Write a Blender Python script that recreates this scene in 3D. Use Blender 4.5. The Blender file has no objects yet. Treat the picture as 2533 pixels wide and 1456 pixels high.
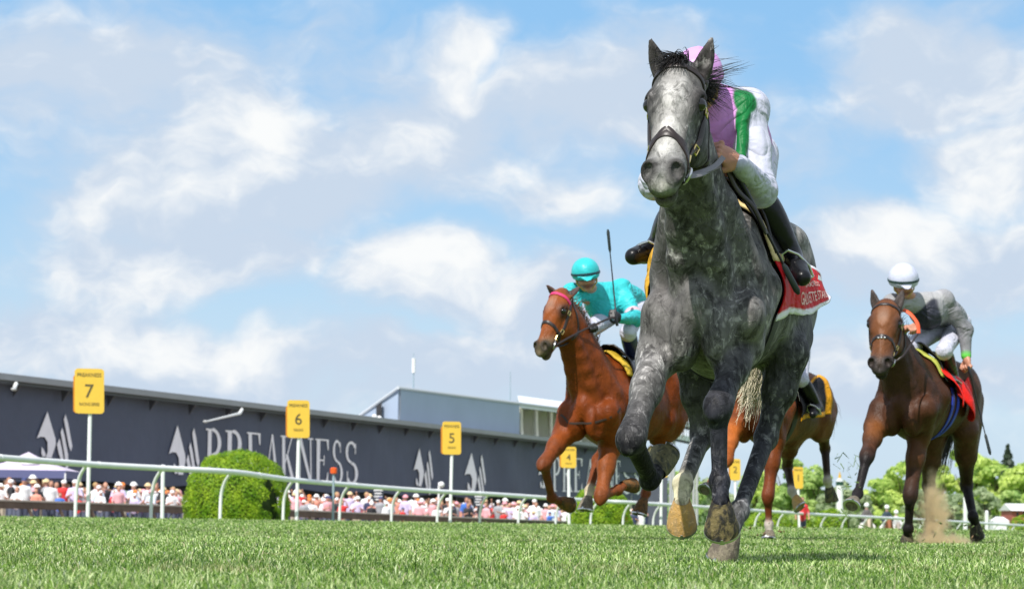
import bpy, bmesh, math, random
import numpy as np
from mathutils import Vector, Matrix
PI = math.pi
scene = bpy.context.scene
C = scene.collection
rng = np.random.default_rng(7)
random.seed(7)

# ------------------------------------------------------------------ camera
IW, IH, FPX = 2532.0, 1456.0, 6500.0          # photo frame the measurements were taken in
CAM_H, PITCH, ROLL = 0.175, math.atan((1277 - 728) / FPX), math.radians(0.8)
_F = np.array([0, math.cos(PITCH), math.sin(PITCH)])
_U0 = np.array([0, -math.sin(PITCH), math.cos(PITCH)])
_R0 = np.array([1.0, 0, 0])
_R = math.cos(ROLL) * _R0 + math.sin(ROLL) * _U0
_U = -math.sin(ROLL) * _R0 + math.cos(ROLL) * _U0
CAM = np.array([0, 0, CAM_H])
cam = bpy.data.cameras.new('camera')
cam.sensor_width = 36.0
cam.lens = 36.0 * FPX / IW
cam.clip_start = 0.1
cam.clip_end = 6000
cam.dof.use_dof = True
cam.dof.focus_distance = 10.6
cam.dof.aperture_fstop = 9.5
camo = bpy.data.objects.new('camera', cam)
C.objects.link(camo)
camo.matrix_world = Matrix(((_R[0], _U[0], -_F[0], 0), (_R[1], _U[1], -_F[1], 0), (_R[2], _U[2], -_F[2], CAM_H), (0, 0, 0, 1)))
scene.camera = camo
scene.render.resolution_x, scene.render.resolution_y = 1024, 588

def at(x, y, Y):
    """world point seen at photo pixel (x, y) at ground distance Y"""
    d = _F + _R * ((x - IW / 2) / FPX) + _U * ((IH / 2 - y) / FPX)
    return CAM + d * (Y / d[1])

# ------------------------------------------------------------------ light
SUN_AZ, SUN_EL = math.radians(207), math.radians(50)     # azimuth clockwise from +Y: behind the camera, a little to the left
sdir = Vector((math.sin(SUN_AZ) * math.cos(SUN_EL), math.cos(SUN_AZ) * math.cos(SUN_EL), math.sin(SUN_EL)))
sl = bpy.data.lights.new('sun', 'SUN')
sl.energy = 5.0
sl.angle = math.radians(0.6)
sl.color = (1.0, 0.955, 0.89)
so = bpy.data.objects.new('sun', sl)
C.objects.link(so)
so.rotation_euler = sdir.to_track_quat('Z', 'Y').to_euler()
scene.view_settings.view_transform = 'Standard'
scene.view_settings.look = 'None'
scene.view_settings.exposure = 0.16
scene.view_settings.gamma = 1.0
scene.cycles.volume_bounces = 3

# ------------------------------------------------------------------ node helper
class NT:
    def __init__(s, tree):
        s.t = tree; s.n = tree.nodes; s.l = tree.links
    def new(s, typ, **kw):
        n = s.n.new(typ)
        for k, v in kw.items():
            if hasattr(n, k): setattr(n, k, v)
        return n
    def put(s, sock, v):
        if v is None: return
        if hasattr(v, 'is_output'): s.l.new(v, sock)
        elif isinstance(v, (tuple, list)):
            v = tuple(v)
            sock.default_value = (v + (1.0,))[:len(sock.default_value)]
        else: sock.default_value = v
    def math(s, op, a, b=None, c=None, clamp=False):
        n = s.new('ShaderNodeMath', operation=op, use_clamp=clamp)
        s.put(n.inputs[0], a); s.put(n.inputs[1], b); s.put(n.inputs[2], c)
        return n.outputs[0]
    def vmath(s, op, a, b=None, out=0, scale=None):
        n = s.new('ShaderNodeVectorMath', operation=op)
        s.put(n.inputs[0], a); s.put(n.inputs[1], b)
        if scale is not None: s.put(n.inputs['Scale'], scale)
        return n.outputs[out]
    def noise(s, vec, scale, detail=3, rough=0.5, dist=0.0, out=0):
        n = s.new('ShaderNodeTexNoise')
        s.put(n.inputs['Vector'], vec); s.put(n.inputs['Scale'], scale); s.put(n.inputs['Detail'], detail)
        s.put(n.inputs['Roughness'], rough); s.put(n.inputs['Distortion'], dist)
        return n.outputs[out]
    def vor(s, vec, scale, feature='F1', out=0, rand=1.0):
        n = s.new('ShaderNodeTexVoronoi', feature=feature)
        s.put(n.inputs['Vector'], vec); s.put(n.inputs['Scale'], scale); s.put(n.inputs['Randomness'], rand)
        return n.outputs[out]
    def ramp(s, v, a, b, lo=0.0, hi=1.0, smooth=True):
        n = s.new('ShaderNodeMapRange', interpolation_type='SMOOTHSTEP' if smooth else 'LINEAR')
        s.put(n.inputs[0], v); s.put(n.inputs[1], a); s.put(n.inputs[2], b); s.put(n.inputs[3], lo); s.put(n.inputs[4], hi)
        return n.outputs[0]
    def mix(s, f, a, b, typ='MIX'):
        n = s.new('ShaderNodeMix', data_type='RGBA', blend_type=typ)
        s.put(n.inputs[0], f); s.put(n.inputs[6], a); s.put(n.inputs[7], b)
        return n.outputs[2]
    def map(s, vec, scale=(1, 1, 1), loc=(0, 0, 0), rot=(0, 0, 0)):
        n = s.new('ShaderNodeMapping')
        s.put(n.inputs['Vector'], vec); s.put(n.inputs['Scale'], scale); s.put(n.inputs['Location'], loc); s.put(n.inputs['Rotation'], rot)
        return n.outputs[0]
    def bump(s, h, strength=0.3, dist=0.01, normal=None):
        n = s.new('ShaderNodeBump')
        s.put(n.inputs['Height'], h); s.put(n.inputs['Strength'], strength); s.put(n.inputs['Distance'], dist); s.put(n.inputs['Normal'], normal)
        return n.outputs[0]

# ------------------------------------------------------------------ sky with clouds (world)
W = bpy.data.worlds.new('World')
scene.world = W
W.use_nodes = True
wt = NT(W.node_tree)
bg = W.node_tree.nodes['Background']
sky = wt.new('ShaderNodeTexSky', sky_type='NISHITA')
sky.sun_disc = False
sky.sun_elevation = SUN_EL
sky.sun_rotation = SUN_AZ
sky.air_density = 1.0
sky.dust_density = 0.6
sky.ozone_density = 2.2
tc = wt.new('ShaderNodeTexCoord')
dirv = tc.outputs['Generated']
sp = wt.new('ShaderNodeSeparateXYZ'); wt.put(sp.inputs[0], dirv)
dx, dy, dz = sp.outputs
az = wt.math('ARCTAN2', dx, dy)                       # 0 along the track, positive to the right
el = wt.math('ARCSINE', dz)
cb = wt.new('ShaderNodeCombineXYZ'); wt.put(cb.inputs[0], az); wt.put(cb.inputs[1], el); wt.put(cb.inputs[2], 0.0)
ae = cb.outputs[0]
warp = wt.noise(ae, 11, 4, 0.6, out=1)
wv = wt.vmath('ADD', ae, wt.vmath('SCALE', wt.vmath('SUBTRACT', warp, (0.5, 0.5, 0.5)), scale=0.055))
wmap = wt.map(wv, scale=(1.0, 1.7, 1.0))
det = wt.noise(wmap, 17, 8, 0.58)
def px_dir(x, y):
    d = _F + _R * ((x - IW / 2) / FPX) + _U * ((IH / 2 - y) / FPX)
    d /= np.linalg.norm(d)
    return math.atan2(d[0], d[1]), math.asin(d[2])
# cumulus masses: centre (photo px), half width, half height, tilt (deg, up to the right), amount, sunlit head
CL = [(620, 460, 560, 210, 14, .95, 0), (600, 330, 190, 130, 30, .9, 1), (1010, 330, 480, 190, 14, .8, 0), (1140, 160, 170, 110, 40, .75, 1), (1480, 230, 420, 190, 8, .72, 0), (1400, 480, 270, 95, 0, .6, 1),
      (480, 640, 430, 95, 0, .8, 0), (330, 690, 300, 80, 0, .65, 1), (1060, 690, 270, 130, -6, .95, 1), (1330, 760, 330, 130, 0, .8, 0),
      (170, 200, 460, 240, 6, .62, 0), (560, 130, 500, 150, 4, .42, 0), (1150, 880, 420, 90, 4, .75, 0), (540, 870, 480, 90, 0, .7, 1), (120, 830, 360, 110, 0, .7, 0), (380, 480, 260, 90, 12, .6, 1),
      (2330, 150, 330, 210, 6, .8, 0), (2460, 420, 260, 170, 0, .82, 1), (2190, 575, 230, 110, 6, .95, 1), (2420, 640, 380, 150, 0, .85, 0), (2060, 700, 330, 100, 0, .6, 0),
      (2250, 930, 520, 120, 0, .66, 0), (1800, 960, 600, 100, 0, .5, 0), (700, 990, 800, 90, 0, .6, 0), (1950, 400, 260, 200, 0, .25, 0)]
tot = head = None
for (x, y, hw, hh, tl, am, hd) in CL:
    a0, e0 = px_dir(x, y)
    m = wt.map(wt.vmath('SUBTRACT', wv, (a0, e0, 0)), scale=(1, 1, 1), rot=(0, 0, math.radians(-tl)))
    m = wt.vmath('MULTIPLY', m, (FPX / hw, FPX / hh, 0))
    ln = wt.vmath('LENGTH', m, out=1)
    b = wt.math('MULTIPLY', wt.ramp(ln, 1.45, 0.0), am)
    tot = b if tot is None else wt.math('MAXIMUM', tot, b) if am > .7 else wt.math('ADD', tot, wt.math('MULTIPLY', b, wt.math('SUBTRACT', 1.0, wt.math('MINIMUM', tot, 1.0))))
    if hd: head = b if head is None else wt.math('MAXIMUM', head, b)
# outside the view, denser unseen cloud added to neutralise the ambient light
outside = wt.ramp(wt.math('ABSOLUTE', az), 0.2, 0.4)
outside = wt.math('MAXIMUM', outside, wt.ramp(el, 0.2, 0.34))
bank = wt.ramp(wt.noise(wmap, 4, 4, 0.5), 0.30, 0.52, .2, 1.0)
tot = wt.math('ADD', wt.math('MULTIPLY', tot, wt.math('SUBTRACT', 1.0, outside)), wt.math('MULTIPLY', bank, outside))
dens = wt.math('ADD', tot, wt.math('MULTIPLY', wt.math('SUBTRACT', det, 0.5), 1.25))
cover = wt.math('MAXIMUM', wt.ramp(dens, 0.02, 0.64), wt.ramp(el, .10, .0, 0, .45))
# sunlit heads, bluish grey bodies
wmap2 = wt.map(wt.vmath('ADD', wv, (-0.009, 0.012, 0)), scale=(1.0, 1.7, 1.0))
relief = wt.math('SUBTRACT', det, wt.noise(wmap2, 17, 5, 0.55))
fine = wt.noise(wmap, 55, 5, .6)
lit = wt.math('ADD', wt.math('MULTIPLY', relief, 1.35), wt.math('MULTIPLY', wt.math('SUBTRACT', fine, .5), .30))
lit = wt.ramp(wt.math('ADD', lit, wt.math('MULTIPLY', wt.math('SUBTRACT', head, .42), .42)), -0.20, 0.30)
ccol = wt.mix(lit, (5.3, 6.25, 7.5), (8.6, 8.75, 8.8))
blue = wt.mix(wt.ramp(el, 0.0, 0.2), (5.6, 7.3, 8.6), (2.6, 5.2, 8.3))
skyc = wt.mix(0.85, sky.outputs[0], blue)
col = wt.mix(cover, skyc, ccol)
wt.put(bg.inputs[0], col)
bg.inputs[1].default_value = 0.1

# ------------------------------------------------------------------ materials
MATS = {}
def mat(name, base=(0.5, 0.5, 0.5), rough=0.6, metal=0.0, var=0.0, vscale=6.0, bump=0.0, bscale=40.0, bdist=0.004, attr=None, sheen=0.0, spec=None, emit=None, coat=0.0, alpha=None):
    if name in MATS: return MATS[name]
    m = bpy.data.materials.new(name)
    m.use_nodes = True
    nt = NT(m.node_tree)
    p = m.node_tree.nodes['Principled BSDF']
    tcn = nt.new('ShaderNodeTexCoord').outputs['Object']
    c = tuple(base) + (1,)
    if attr:
        an = nt.new('ShaderNodeAttribute'); an.attribute_name = attr
        c = an.outputs['Color']
    if var > 0:
        v = nt.ramp(nt.noise(tcn, vscale, 5, .6), .25, .75, 1 - var, 1 + var * .8, smooth=False)
        c = nt.vmath('SCALE', c, scale=v)
    nt.put(p.inputs['Base Color'], c)
    nt.put(p.inputs['Roughness'], rough); nt.put(p.inputs['Metallic'], metal)
    if sheen: nt.put(p.inputs['Sheen Weight'], sheen)
    if coat: nt.put(p.inputs['Coat Weight'], coat)
    if spec is not None: nt.put(p.inputs['Specular IOR Level'], spec)
    if bump > 0:
        nt.put(p.inputs['Normal'], nt.bump(nt.noise(tcn, bscale, 4, .6), bump, bdist))
    MATS[name] = m
    return m

# ------------------------------------------------------------------ object helpers
def link(o, parent=None):
    C.objects.link(o)
    if parent is not None: o.parent = parent
    return o
def tag(o, label=None, cat=None, group=None, kind=None):
    if label: o['label'] = label
    if cat: o['category'] = cat
    if group: o['group'] = group
    if kind: o['kind'] = kind
    return o
def thing(name, loc, label, cat, group=None, rz=0.0):
    o = bpy.data.objects.new(name, None)
    o.empty_display_size = 0.1
    o.location = Vector(loc); o.rotation_euler = (0, 0, rz)
    C.objects.link(o)
    return tag(o, label, cat, group)
def mesh_obj(name, verts, faces, material, parent=None, org=(0, 0, 0), smooth=True, colors=None, attr='col', angle=None):
    me = bpy.data.meshes.new(name)
    v = np.asarray(verts, float) - np.asarray(org, float)
    if isinstance(faces, np.ndarray):
        n, k = faces.shape
        me.vertices.add(len(v)); me.vertices.foreach_set('co', v.astype(np.float32).ravel())
        me.loops.add(n * k); me.loops.foreach_set('vertex_index', faces.astype(np.int32).ravel())
        me.polygons.add(n); me.polygons.foreach_set('loop_start', np.arange(0, n * k, k, dtype=np.int32))
        me.update(calc_edges=True); me.validate()
    else:
        me.from_pydata([tuple(p) for p in v], [], faces)
        me.update()
    if smooth:
        me.polygons.foreach_set('use_smooth', np.ones(len(me.polygons), dtype=bool))
        if angle is not None:
            me.set_sharp_from_angle(angle=math.radians(angle))
    if colors is not None:
        a = me.color_attributes.new(attr, 'FLOAT_COLOR', 'POINT')
        cc = np.ones((len(v), 4), np.float32); cc[:, :3] = colors
        a.data.foreach_set('color', cc.ravel())
    for m in (material if isinstance(material, (list, tuple)) else [material]):
        me.materials.append(m)
    return link(bpy.data.objects.new(name, me), parent)

class MB:
    """collects simple solids into one mesh"""
    def __init__(s): s.v = []; s.f = []; s.mi = []; s.cur = 0
    def add(s, v, f):
        b = len(s.v); s.v += [tuple(map(float, p)) for p in v]; s.f += [tuple(i + b for i in q) for q in f]; s.mi += [s.cur] * len(f)
    def box(s, c, size, R=None):
        c = np.array(c, float); h = np.array(size, float) / 2
        R = np.eye(3) if R is None else np.asarray(R)
        v = [c + R @ (h * np.array(q)) for q in ((-1,-1,-1),(1,-1,-1),(1,1,-1),(-1,1,-1),(-1,-1,1),(1,-1,1),(1,1,1),(-1,1,1))]
        s.add(v, [(0,3,2,1),(4,5,6,7),(0,1,5,4),(1,2,6,5),(2,3,7,6),(3,0,4,7)])
    def tube(s, pts, r, n=10, caps=True):
        pts = [np.array(p, float) for p in pts]
        rs = r if hasattr(r, '__len__') else [r] * len(pts)
        V = []; F = []
        up = None
        for i, p in enumerate(pts):
            t = pts[min(i + 1, len(pts) - 1)] - pts[max(i - 1, 0)]
            t /= np.linalg.norm(t) + 1e-9
            if up is None:
                up = np.cross(t, [0, 0, 1.0]) if abs(t[2]) < .9 else np.cross(t, [1.0, 0, 0])
            u = up - t * np.dot(up, t); u /= np.linalg.norm(u) + 1e-9; up = u
            w = np.cross(t, u)
            for k in range(n):
                a = 2 * PI * k / n
                V.append(p + rs[i] * (math.cos(a) * u + math.sin(a) * w))
        for i in range(len(pts) - 1):
            for k in range(n):
                F.append((i*n+k, i*n+(k+1)%n, (i+1)*n+(k+1)%n, (i+1)*n+k))
        if caps:
            F.append(tuple(range(n))[::-1]); F.append(tuple((len(pts)-1)*n + k for k in range(n)))
        s.add(V, F)
    def ellipsoid(s, c, r, R=None, nu=14, nv=9, zmin=-1.0):
        c = np.array(c, float); r = np.array(r, float) * np.ones(3); R = np.eye(3) if R is None else np.asarray(R)
        V = []; F = []
        t0 = math.asin(zmin) if zmin > -1 else -PI / 2
        for j in range(nv + 1):
            t = t0 + (PI / 2 - t0) * j / nv
            for i in range(nu):
                a = 2 * PI * i / nu
                V.append(c + R @ (r * np.array((math.cos(t)*math.cos(a), math.cos(t)*math.sin(a), math.sin(t)))))
        for j in range(nv):
            for i in range(nu):
                F.append((j*nu+i, j*nu+(i+1)%nu, (j+1)*nu+(i+1)%nu, (j+1)*nu+i))
        s.add(V, F)
    def prism(s, poly, o, ex, ey, depth):
        """polygon (2-D) extruded: point = o + x*ex + y*ey, thickness along depth vector"""
        o, ex, ey, dp = (np.array(q, float) for q in (o, ex, ey, depth))
        a = [o + x * ex + y * ey for x, y in poly]; n = len(a)
        s.add(a + [p + dp for p in a], [tuple(range(n)), tuple(range(2*n-1, n-1, -1))] + [(i, i+n, (i+1)%n+n, (i+1)%n) for i in range(n)])
    def build(s, name, material, parent=None, org=(0,0,0), smooth=False, angle=40):
        me = bpy.data.meshes.new(name)
        o = np.asarray(org, float)
        me.from_pydata([tuple(np.array(p) - o) for p in s.v], [], s.f)
        for m in (material if isinstance(material, (list, tuple)) else [material]): me.materials.append(m)
        if len(me.materials) > 1: me.polygons.foreach_set('material_index', s.mi)
        me.update()
        bm = bmesh.new(); bm.from_mesh(me); bmesh.ops.recalc_face_normals(bm, faces=bm.faces); bm.to_mesh(me); bm.free()
        if smooth:
            me.polygons.foreach_set('use_smooth', np.ones(len(me.polygons), dtype=bool))
            me.set_sharp_from_angle(angle=math.radians(angle))
        return link(bpy.data.objects.new(name, me), parent)

# ------------------------------------------------------------------ implicit modelling (bodies as one continuous surface)
def nrm(v):
    v = np.asarray(v, float); return v / (np.linalg.norm(v) + 1e-12)
class SDF:
    def __init__(s): s.P = []
    def _add(s, fn, lo, hi, k, op, col, sharp): s.P.append((fn, np.array(lo), np.array(hi), k, op, col, sharp))
    def ell(s, c, r, R=None, k=.04, op='+', col=None, sharp=1.0):
        c = np.asarray(c, float); r = np.asarray(r, float) * np.ones(3); R = np.eye(3) if R is None else np.asarray(R, float)   # columns: axes
        ext = np.sqrt(((R * r) ** 2).sum(1))
        Rf = R.astype(np.float32); cf = c.astype(np.float32); rf = r.astype(np.float32)
        def fn(p):
            q = (p - cf) @ Rf
            k0 = np.sqrt(((q / rf) ** 2).sum(-1)); k1 = np.sqrt(((q / rf ** 2) ** 2).sum(-1)) + 1e-6
            return k0 * (k0 - 1) / k1
        s._add(fn, c - ext, c + ext, k, op, col, sharp)
    def cone(s, a, b, ra, rb, k=.03, op='+', col=None, flat=None, sharp=1.0):
        a = np.asarray(a, float); b = np.asarray(b, float); m = max(ra, rb)
        af, ab = a.astype(np.float32), (b - a).astype(np.float32); L2 = float(ab @ ab) + 1e-9
        w = None
        if flat is not None:
            w = nrm(np.asarray(flat[0]) - nrm(b - a) * np.dot(flat[0], nrm(b - a))).astype(np.float32); fl = flat[1]
        ext = m * (max(1.0, fl) if flat is not None else 1.0)
        def fn(p):
            q = p - af
            t = np.clip((q @ ab) / L2, 0, 1)
            q = q - t[..., None] * ab
            if w is not None:
                q = q + (q @ w)[..., None] * w * (1 / fl - 1)
            return np.sqrt((q * q).sum(-1)) - (ra + (rb - ra) * t)
        s._add(fn, np.minimum(a, b) - ext, np.maximum(a, b) + ext, k, op, col, sharp)
    def chain(s, pts, rad, k=.03, sub=4, **kw):
        """smooth tapered limb through pts (Catmull-Rom)"""
        P = [np.asarray(p, float) for p in pts]; Q = [2*P[0]-P[1]] + P + [2*P[-1]-P[-2]]
        R_ = [2*rad[0]-rad[1]] + list(rad) + [2*rad[-1]-rad[-2]]
        out = []
        for i in range(1, len(Q) - 2):
            for j in range(sub):
                t = j / sub
                f = lambda A: .5*((2*A[i]) + (-A[i-1]+A[i+1])*t + (2*A[i-1]-5*A[i]+4*A[i+1]-A[i+2])*t*t + (-A[i-1]+3*A[i]-3*A[i+1]+A[i+2])*t**3)
                out.append((f(Q), f(R_)))
        out.append((P[-1], rad[-1]))
        for (a, ra), (b, rb) in zip(out[:-1], out[1:]): s.cone(a, b, ra, rb, k=k, **kw)
    @staticmethod
    def comb(F, d, k, op):
        if op == '+':
            h = np.maximum(k - np.abs(F - d), 0) / k
            return np.minimum(F, d) - h * h * k * .25
        h = np.maximum(k - np.abs(F + d), 0) / k
        return np.maximum(F, -d) + h * h * k * .25
    def ev(s, p):
        p = np.asarray(p, np.float32); F = np.full(p.shape[:-1], .5, np.float32)
        for fn, lo, hi, k, op, col, sh in s.P: F = s.comb(F, fn(p), k, op)
        return F
    def grad(s, p, e=.002):
        p = np.asarray(p, np.float32)
        g = np.stack([s.ev(p + np.eye(3, dtype=np.float32)[i] * e) - s.ev(p - np.eye(3, dtype=np.float32)[i] * e) for i in range(3)], -1)
        return g / (np.linalg.norm(g, axis=-1, keepdims=True) + 1e-9)
    def proj(s, p, it=6):
        p = np.array(p, np.float32)
        for _ in range(it):
            p = p - np.clip(s.ev(p), -.06, .06)[..., None] * s.grad(p) * .9
        return p.astype(float), s.grad(p).astype(float)
    def mesh(s, h, default=(.5, .5, .5), temp=.012):
        lo = np.min([q[1] for q in s.P if q[4] == '+'], 0) - 4*h; hi = np.max([q[2] for q in s.P if q[4] == '+'], 0) + 4*h
        n = np.ceil((hi - lo) / h).astype(int) + 1
        F = np.full(n, .5, np.float32)
        ax = [(lo[i] + h * np.arange(n[i])).astype(np.float32) for i in range(3)]
        for fn, a, b, k, op, col, sh in s.P:
            i0 = np.maximum(np.floor((a - k - 3*h - lo) / h).astype(int), 0); i1 = np.minimum(np.ceil((b + k + 3*h - lo) / h).astype(int) + 1, n)
            if np.any(i1 <= i0): continue
            sl_ = tuple(slice(i0[i], i1[i]) for i in range(3))
            g = np.stack(np.meshgrid(*(ax[i][sl_[i]] for i in range(3)), indexing='ij'), -1)
            F[sl_] = s.comb(F[sl_], fn(g), k, op)
        V, Q = surface_nets(F, h, lo)
        cols = np.tile(np.asarray(default, np.float32), (len(V), 1))
        if any(q[5] is not None for q in s.P):
            num = np.zeros((len(V), 3), np.float64); den = np.zeros(len(V))
            Vf = V.astype(np.float32)
            for fn, a, b, k, op, col, sh in s.P:
                if op != '+' and col is None: continue
                sel = np.where(np.all((Vf > a - .1) & (Vf < b + .1), 1))[0]
                if not len(sel): continue
                w = np.exp(-np.clip(fn(Vf[sel]) if op == '+' else np.abs(fn(Vf[sel])), -.02, 1) / (temp * sh)) * (1.0 if op == '+' else 14.0)
                num[sel] += w[:, None] * np.asarray(default if col is None else col); den[sel] += w
            ok = den > 1e-12
            cols[ok] = num[ok] / den[ok, None]
        return V, Q, cols
def surface_nets(F, h, lo):
    S = F < 0
    nx, ny, nz = F.shape
    cnt = np.zeros((nx-1, ny-1, nz-1), np.int8)
    offs = [(i, j, k) for i in (0, 1) for j in (0, 1) for k in (0, 1)]
    for i, j, k in offs: cnt += S[i:nx-1+i, j:ny-1+j, k:nz-1+k]
    act = (cnt > 0) & (cnt < 8)
    I = np.argwhere(act)
    idx = np.full(act.shape, -1, np.int64); idx[act] = np.arange(len(I))
    val = np.stack([F[I[:, 0]+i, I[:, 1]+j, I[:, 2]+k] for i, j, k in offs], 1)
    acc = np.zeros((len(I), 3)); c = np.zeros(len(I))
    O = np.array(offs, float)
    for a in range(8):
        for b in range(a + 1, 8):
            if np.abs(O[a] - O[b]).sum() == 1:
                va, vb = val[:, a], val[:, b]
                m = (va < 0) != (vb < 0)
                t = np.where(m, va / np.where(m, va - vb, 1), 0)
                acc += np.where(m[:, None], O[a] + t[:, None] * (O[b] - O[a]), 0); c += m
    V = lo + h * (I + acc / c[:, None])
    quads = []
    for ax in range(3):
        sl0 = [slice(None)] * 3; sl1 = [slice(None)] * 3
        sl0[ax] = slice(0, -1); sl1[ax] = slice(1, None)
        A, B = S[tuple(sl0)], S[tuple(sl1)]
        E = np.argwhere(A != B)
        u, v = [(1, 2), (2, 0), (0, 1)][ax]
        ok = (E[:, u] > 0) & (E[:, v] > 0) & (E[:, u] < F.shape[u] - 1) & (E[:, v] < F.shape[v] - 1)
        E = E[ok]
        def cell(du, dv):
            q = E.copy(); q[:, u] -= du; q[:, v] -= dv
            return idx[q[:, 0], q[:, 1], q[:, 2]]
        q = np.stack([cell(1, 1), cell(0, 1), cell(0, 0), cell(1, 0)], 1)
        fl = ~A[E[:, 0], E[:, 1], E[:, 2]]
        q[fl] = q[fl][:, ::-1]
        quads.append(q)
    return V, np.concatenate(quads)
# ------------------------------------------------------------------ coats, hair, leather
def coat_mat(name, dapple=0.0, gloss=.38, vein=.5, contrast=1.0, spec=.3):
    m = bpy.data.materials.new(name); m.use_nodes = True
    nt = NT(m.node_tree); p = m.node_tree.nodes['Principled BSDF']
    o = nt.new('ShaderNodeTexCoord').outputs['Object']
    an = nt.new('ShaderNodeAttribute'); an.attribute_name = 'col'
    c = an.outputs['Color']
    v = nt.ramp(nt.noise(o, 7, 6, .62, .4), .28, .74, 1 - .3 * contrast, 1 + .3 * contrast)
    c = nt.vmath('SCALE', c, scale=v)
    if dapple:
        w = nt.vmath('ADD', o, nt.vmath('SCALE', nt.noise(o, 26, 2, .5, out=1), scale=.035))
        spots = nt.ramp(nt.vor(w, 24), .12, .46, 1.0, 0.0)
        patch = nt.ramp(nt.noise(o, 4.0, 3, .55), .40, .60)
        streak = nt.ramp(nt.noise(nt.map(o, scale=(1, 1, .5)), 38, 5, .68, .8), .52, .70)
        k = nt.math('MULTIPLY', nt.math('ADD', nt.math('MULTIPLY', nt.math('MULTIPLY', spots, patch), .42), nt.math('MULTIPLY', streak, .85)), nt.math('ADD', nt.math('MULTIPLY', patch, .85), .15))
        dk = nt.ramp(nt.noise(nt.map(o, scale=(1, 1, .6)), 16, 6, .7, .9), .53, .36)
        c = nt.mix(nt.math('MULTIPLY', dk, .78), c, nt.vmath('SCALE', c, scale=.20))
        c = nt.mix(nt.math('MULTIPLY', k, dapple, clamp=True), c, nt.vmath('ADD', nt.vmath('SCALE', c, scale=2.8), (.17, .163, .158)))
    nt.put(p.inputs['Base Color'], c)
    nt.put(p.inputs['Roughness'], gloss); nt.put(p.inputs['Specular IOR Level'], spec)
    big = nt.noise(nt.map(o, scale=(1, 1, .6)), 11, 3, .5, .5)
    hair = nt.noise(nt.map(o, scale=(1, 1, .25)), 140, 3, .6)
    vn = nt.ramp(nt.math('ABSOLUTE', nt.math('SUBTRACT', nt.noise(nt.map(o, scale=(1, 1, .55)), 5.5, 4, .55, 1.2), .5)), .0, .022, 1, 0)
    hgt = nt.math('ADD', nt.math('MULTIPLY', big, 1.3), nt.math('ADD', nt.math('MULTIPLY', hair, .18), nt.math('MULTIPLY', vn, vein * .22)))
    nt.put(p.inputs['Normal'], nt.bump(hgt, .8, .016))
    return m
M_LEATHER = lambda: mat('dark_leather', (.022, .014, .013), .42, var=.3, vscale=30, bump=.2, bscale=120, bdist=.002)
M_STEEL = lambda: mat('steel', (.62, .62, .63), .3, 1.0, var=.2, vscale=30)
M_BRASS = lambda: mat('brass', (.75, .58, .25), .3, 1.0)
M_EYE = lambda: mat('horse_eye', (.008, .006, .006), .06, spec=.7)

def strands(name, roots, ends, material, parent, org, width=.004, wob=.03, segs=7, lift=None, seed=1, fan=0.0, cols=None):
    """hair: tapered three-sided strands from roots to ends, with waviness"""
    r = np.random.default_rng(seed)
    V = []; F = []; CC = []
    for i, (a, b) in enumerate(zip(roots, ends)):
        a = np.array(a, float); b = np.array(b, float); L = np.linalg.norm(b - a)
        mid = (a + b) / 2 + (lift if lift is not None else 0) + r.normal(0, wob, 3) * L * 1.2
        ph = r.uniform(0, 6.28, 3); fr = r.uniform(3, 8)
        b0 = len(V)
        t_dir = nrm(b - a); u = nrm(np.cross(t_dir, r.normal(0, 1, 3))); w = np.cross(t_dir, u)
        for s_ in range(segs + 1):
            t = s_ / segs
            p = (1-t)**2 * a + 2*t*(1-t) * mid + t*t * b + np.sin(ph + t * fr) * wob * L * .22 * t
            rad = width * (1.0 - .85 * t ** 1.5) * (0.5 + min(1, t * 6) * .5)
            for k in range(3):
                an_ = 2.094 * k
                V.append(p + rad * (math.cos(an_) * u + math.sin(an_) * w))
                if cols is not None: CC.append(np.array(cols[0]) * (1 - t) + np.array(cols[1]) * t)
        for s_ in range(segs):
            for k in range(3):
                F.append((b0 + s_*3 + k, b0 + s_*3 + (k+1) % 3, b0 + (s_+1)*3 + (k+1) % 3, b0 + (s_+1)*3 + k))
    return mesh_obj(name, np.array(V), np.array(F), material, parent, org, colors=np.array(CC) if cols is not None else None)

def ribbon(mb, pts, nors, width, thick, closed=False):
    """leather strap: rectangular section swept along pts, flat side along nors"""
    n = len(pts); V = []; F = []
    for i in range(n):
        a = pts[(i - 1) % n] if closed or i > 0 else pts[i]; b = pts[(i + 1) % n] if closed or i < n - 1 else pts[i]
        t = nrm(b - a); nn = nrm(nors[i] - t * np.dot(nors[i], t)); sd = np.cross(t, nn)
        wv_ = width[i] if hasattr(width, '__len__') else width
        for (q, z) in ((-.5, -.3), (-.5, .7), (-.36, 1.0), (.36, 1.0), (.5, .7), (.5, -.3)):
            V.append(pts[i] + sd * q * wv_ + nn * z * thick)
    k = 6
    for i in range(n if closed else n - 1):
        j = (i + 1) % n
        for q in range(k): F.append((i*k+q, i*k+(q+1) % k, j*k+(q+1) % k, j*k+q))
    if not closed:
        F.append(tuple(range(k))[::-1]); F.append(tuple((n-1)*k + q for q in range(k)))
    mb.add(V, F)
def spline(P, n=24):
    P = [np.asarray(p, float) for p in P]
    if len(P) == 2: return [P[0] + (P[1] - P[0]) * t for t in np.linspace(0, 1, n)]
    Q = [2*P[0]-P[1]] + P + [2*P[-1]-P[-2]]; out = []
    for x in np.linspace(0, len(P) - 1 - 1e-9, n):
        i = int(x) + 1; t = x - int(x)
        out.append(.5*((2*Q[i]) + (-Q[i-1]+Q[i+1])*t + (2*Q[i-1]-5*Q[i]+4*Q[i+1]-Q[i+2])*t*t + (-Q[i-1]+3*Q[i]-3*Q[i+1]+Q[i+2])*t**3))
    return out
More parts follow.
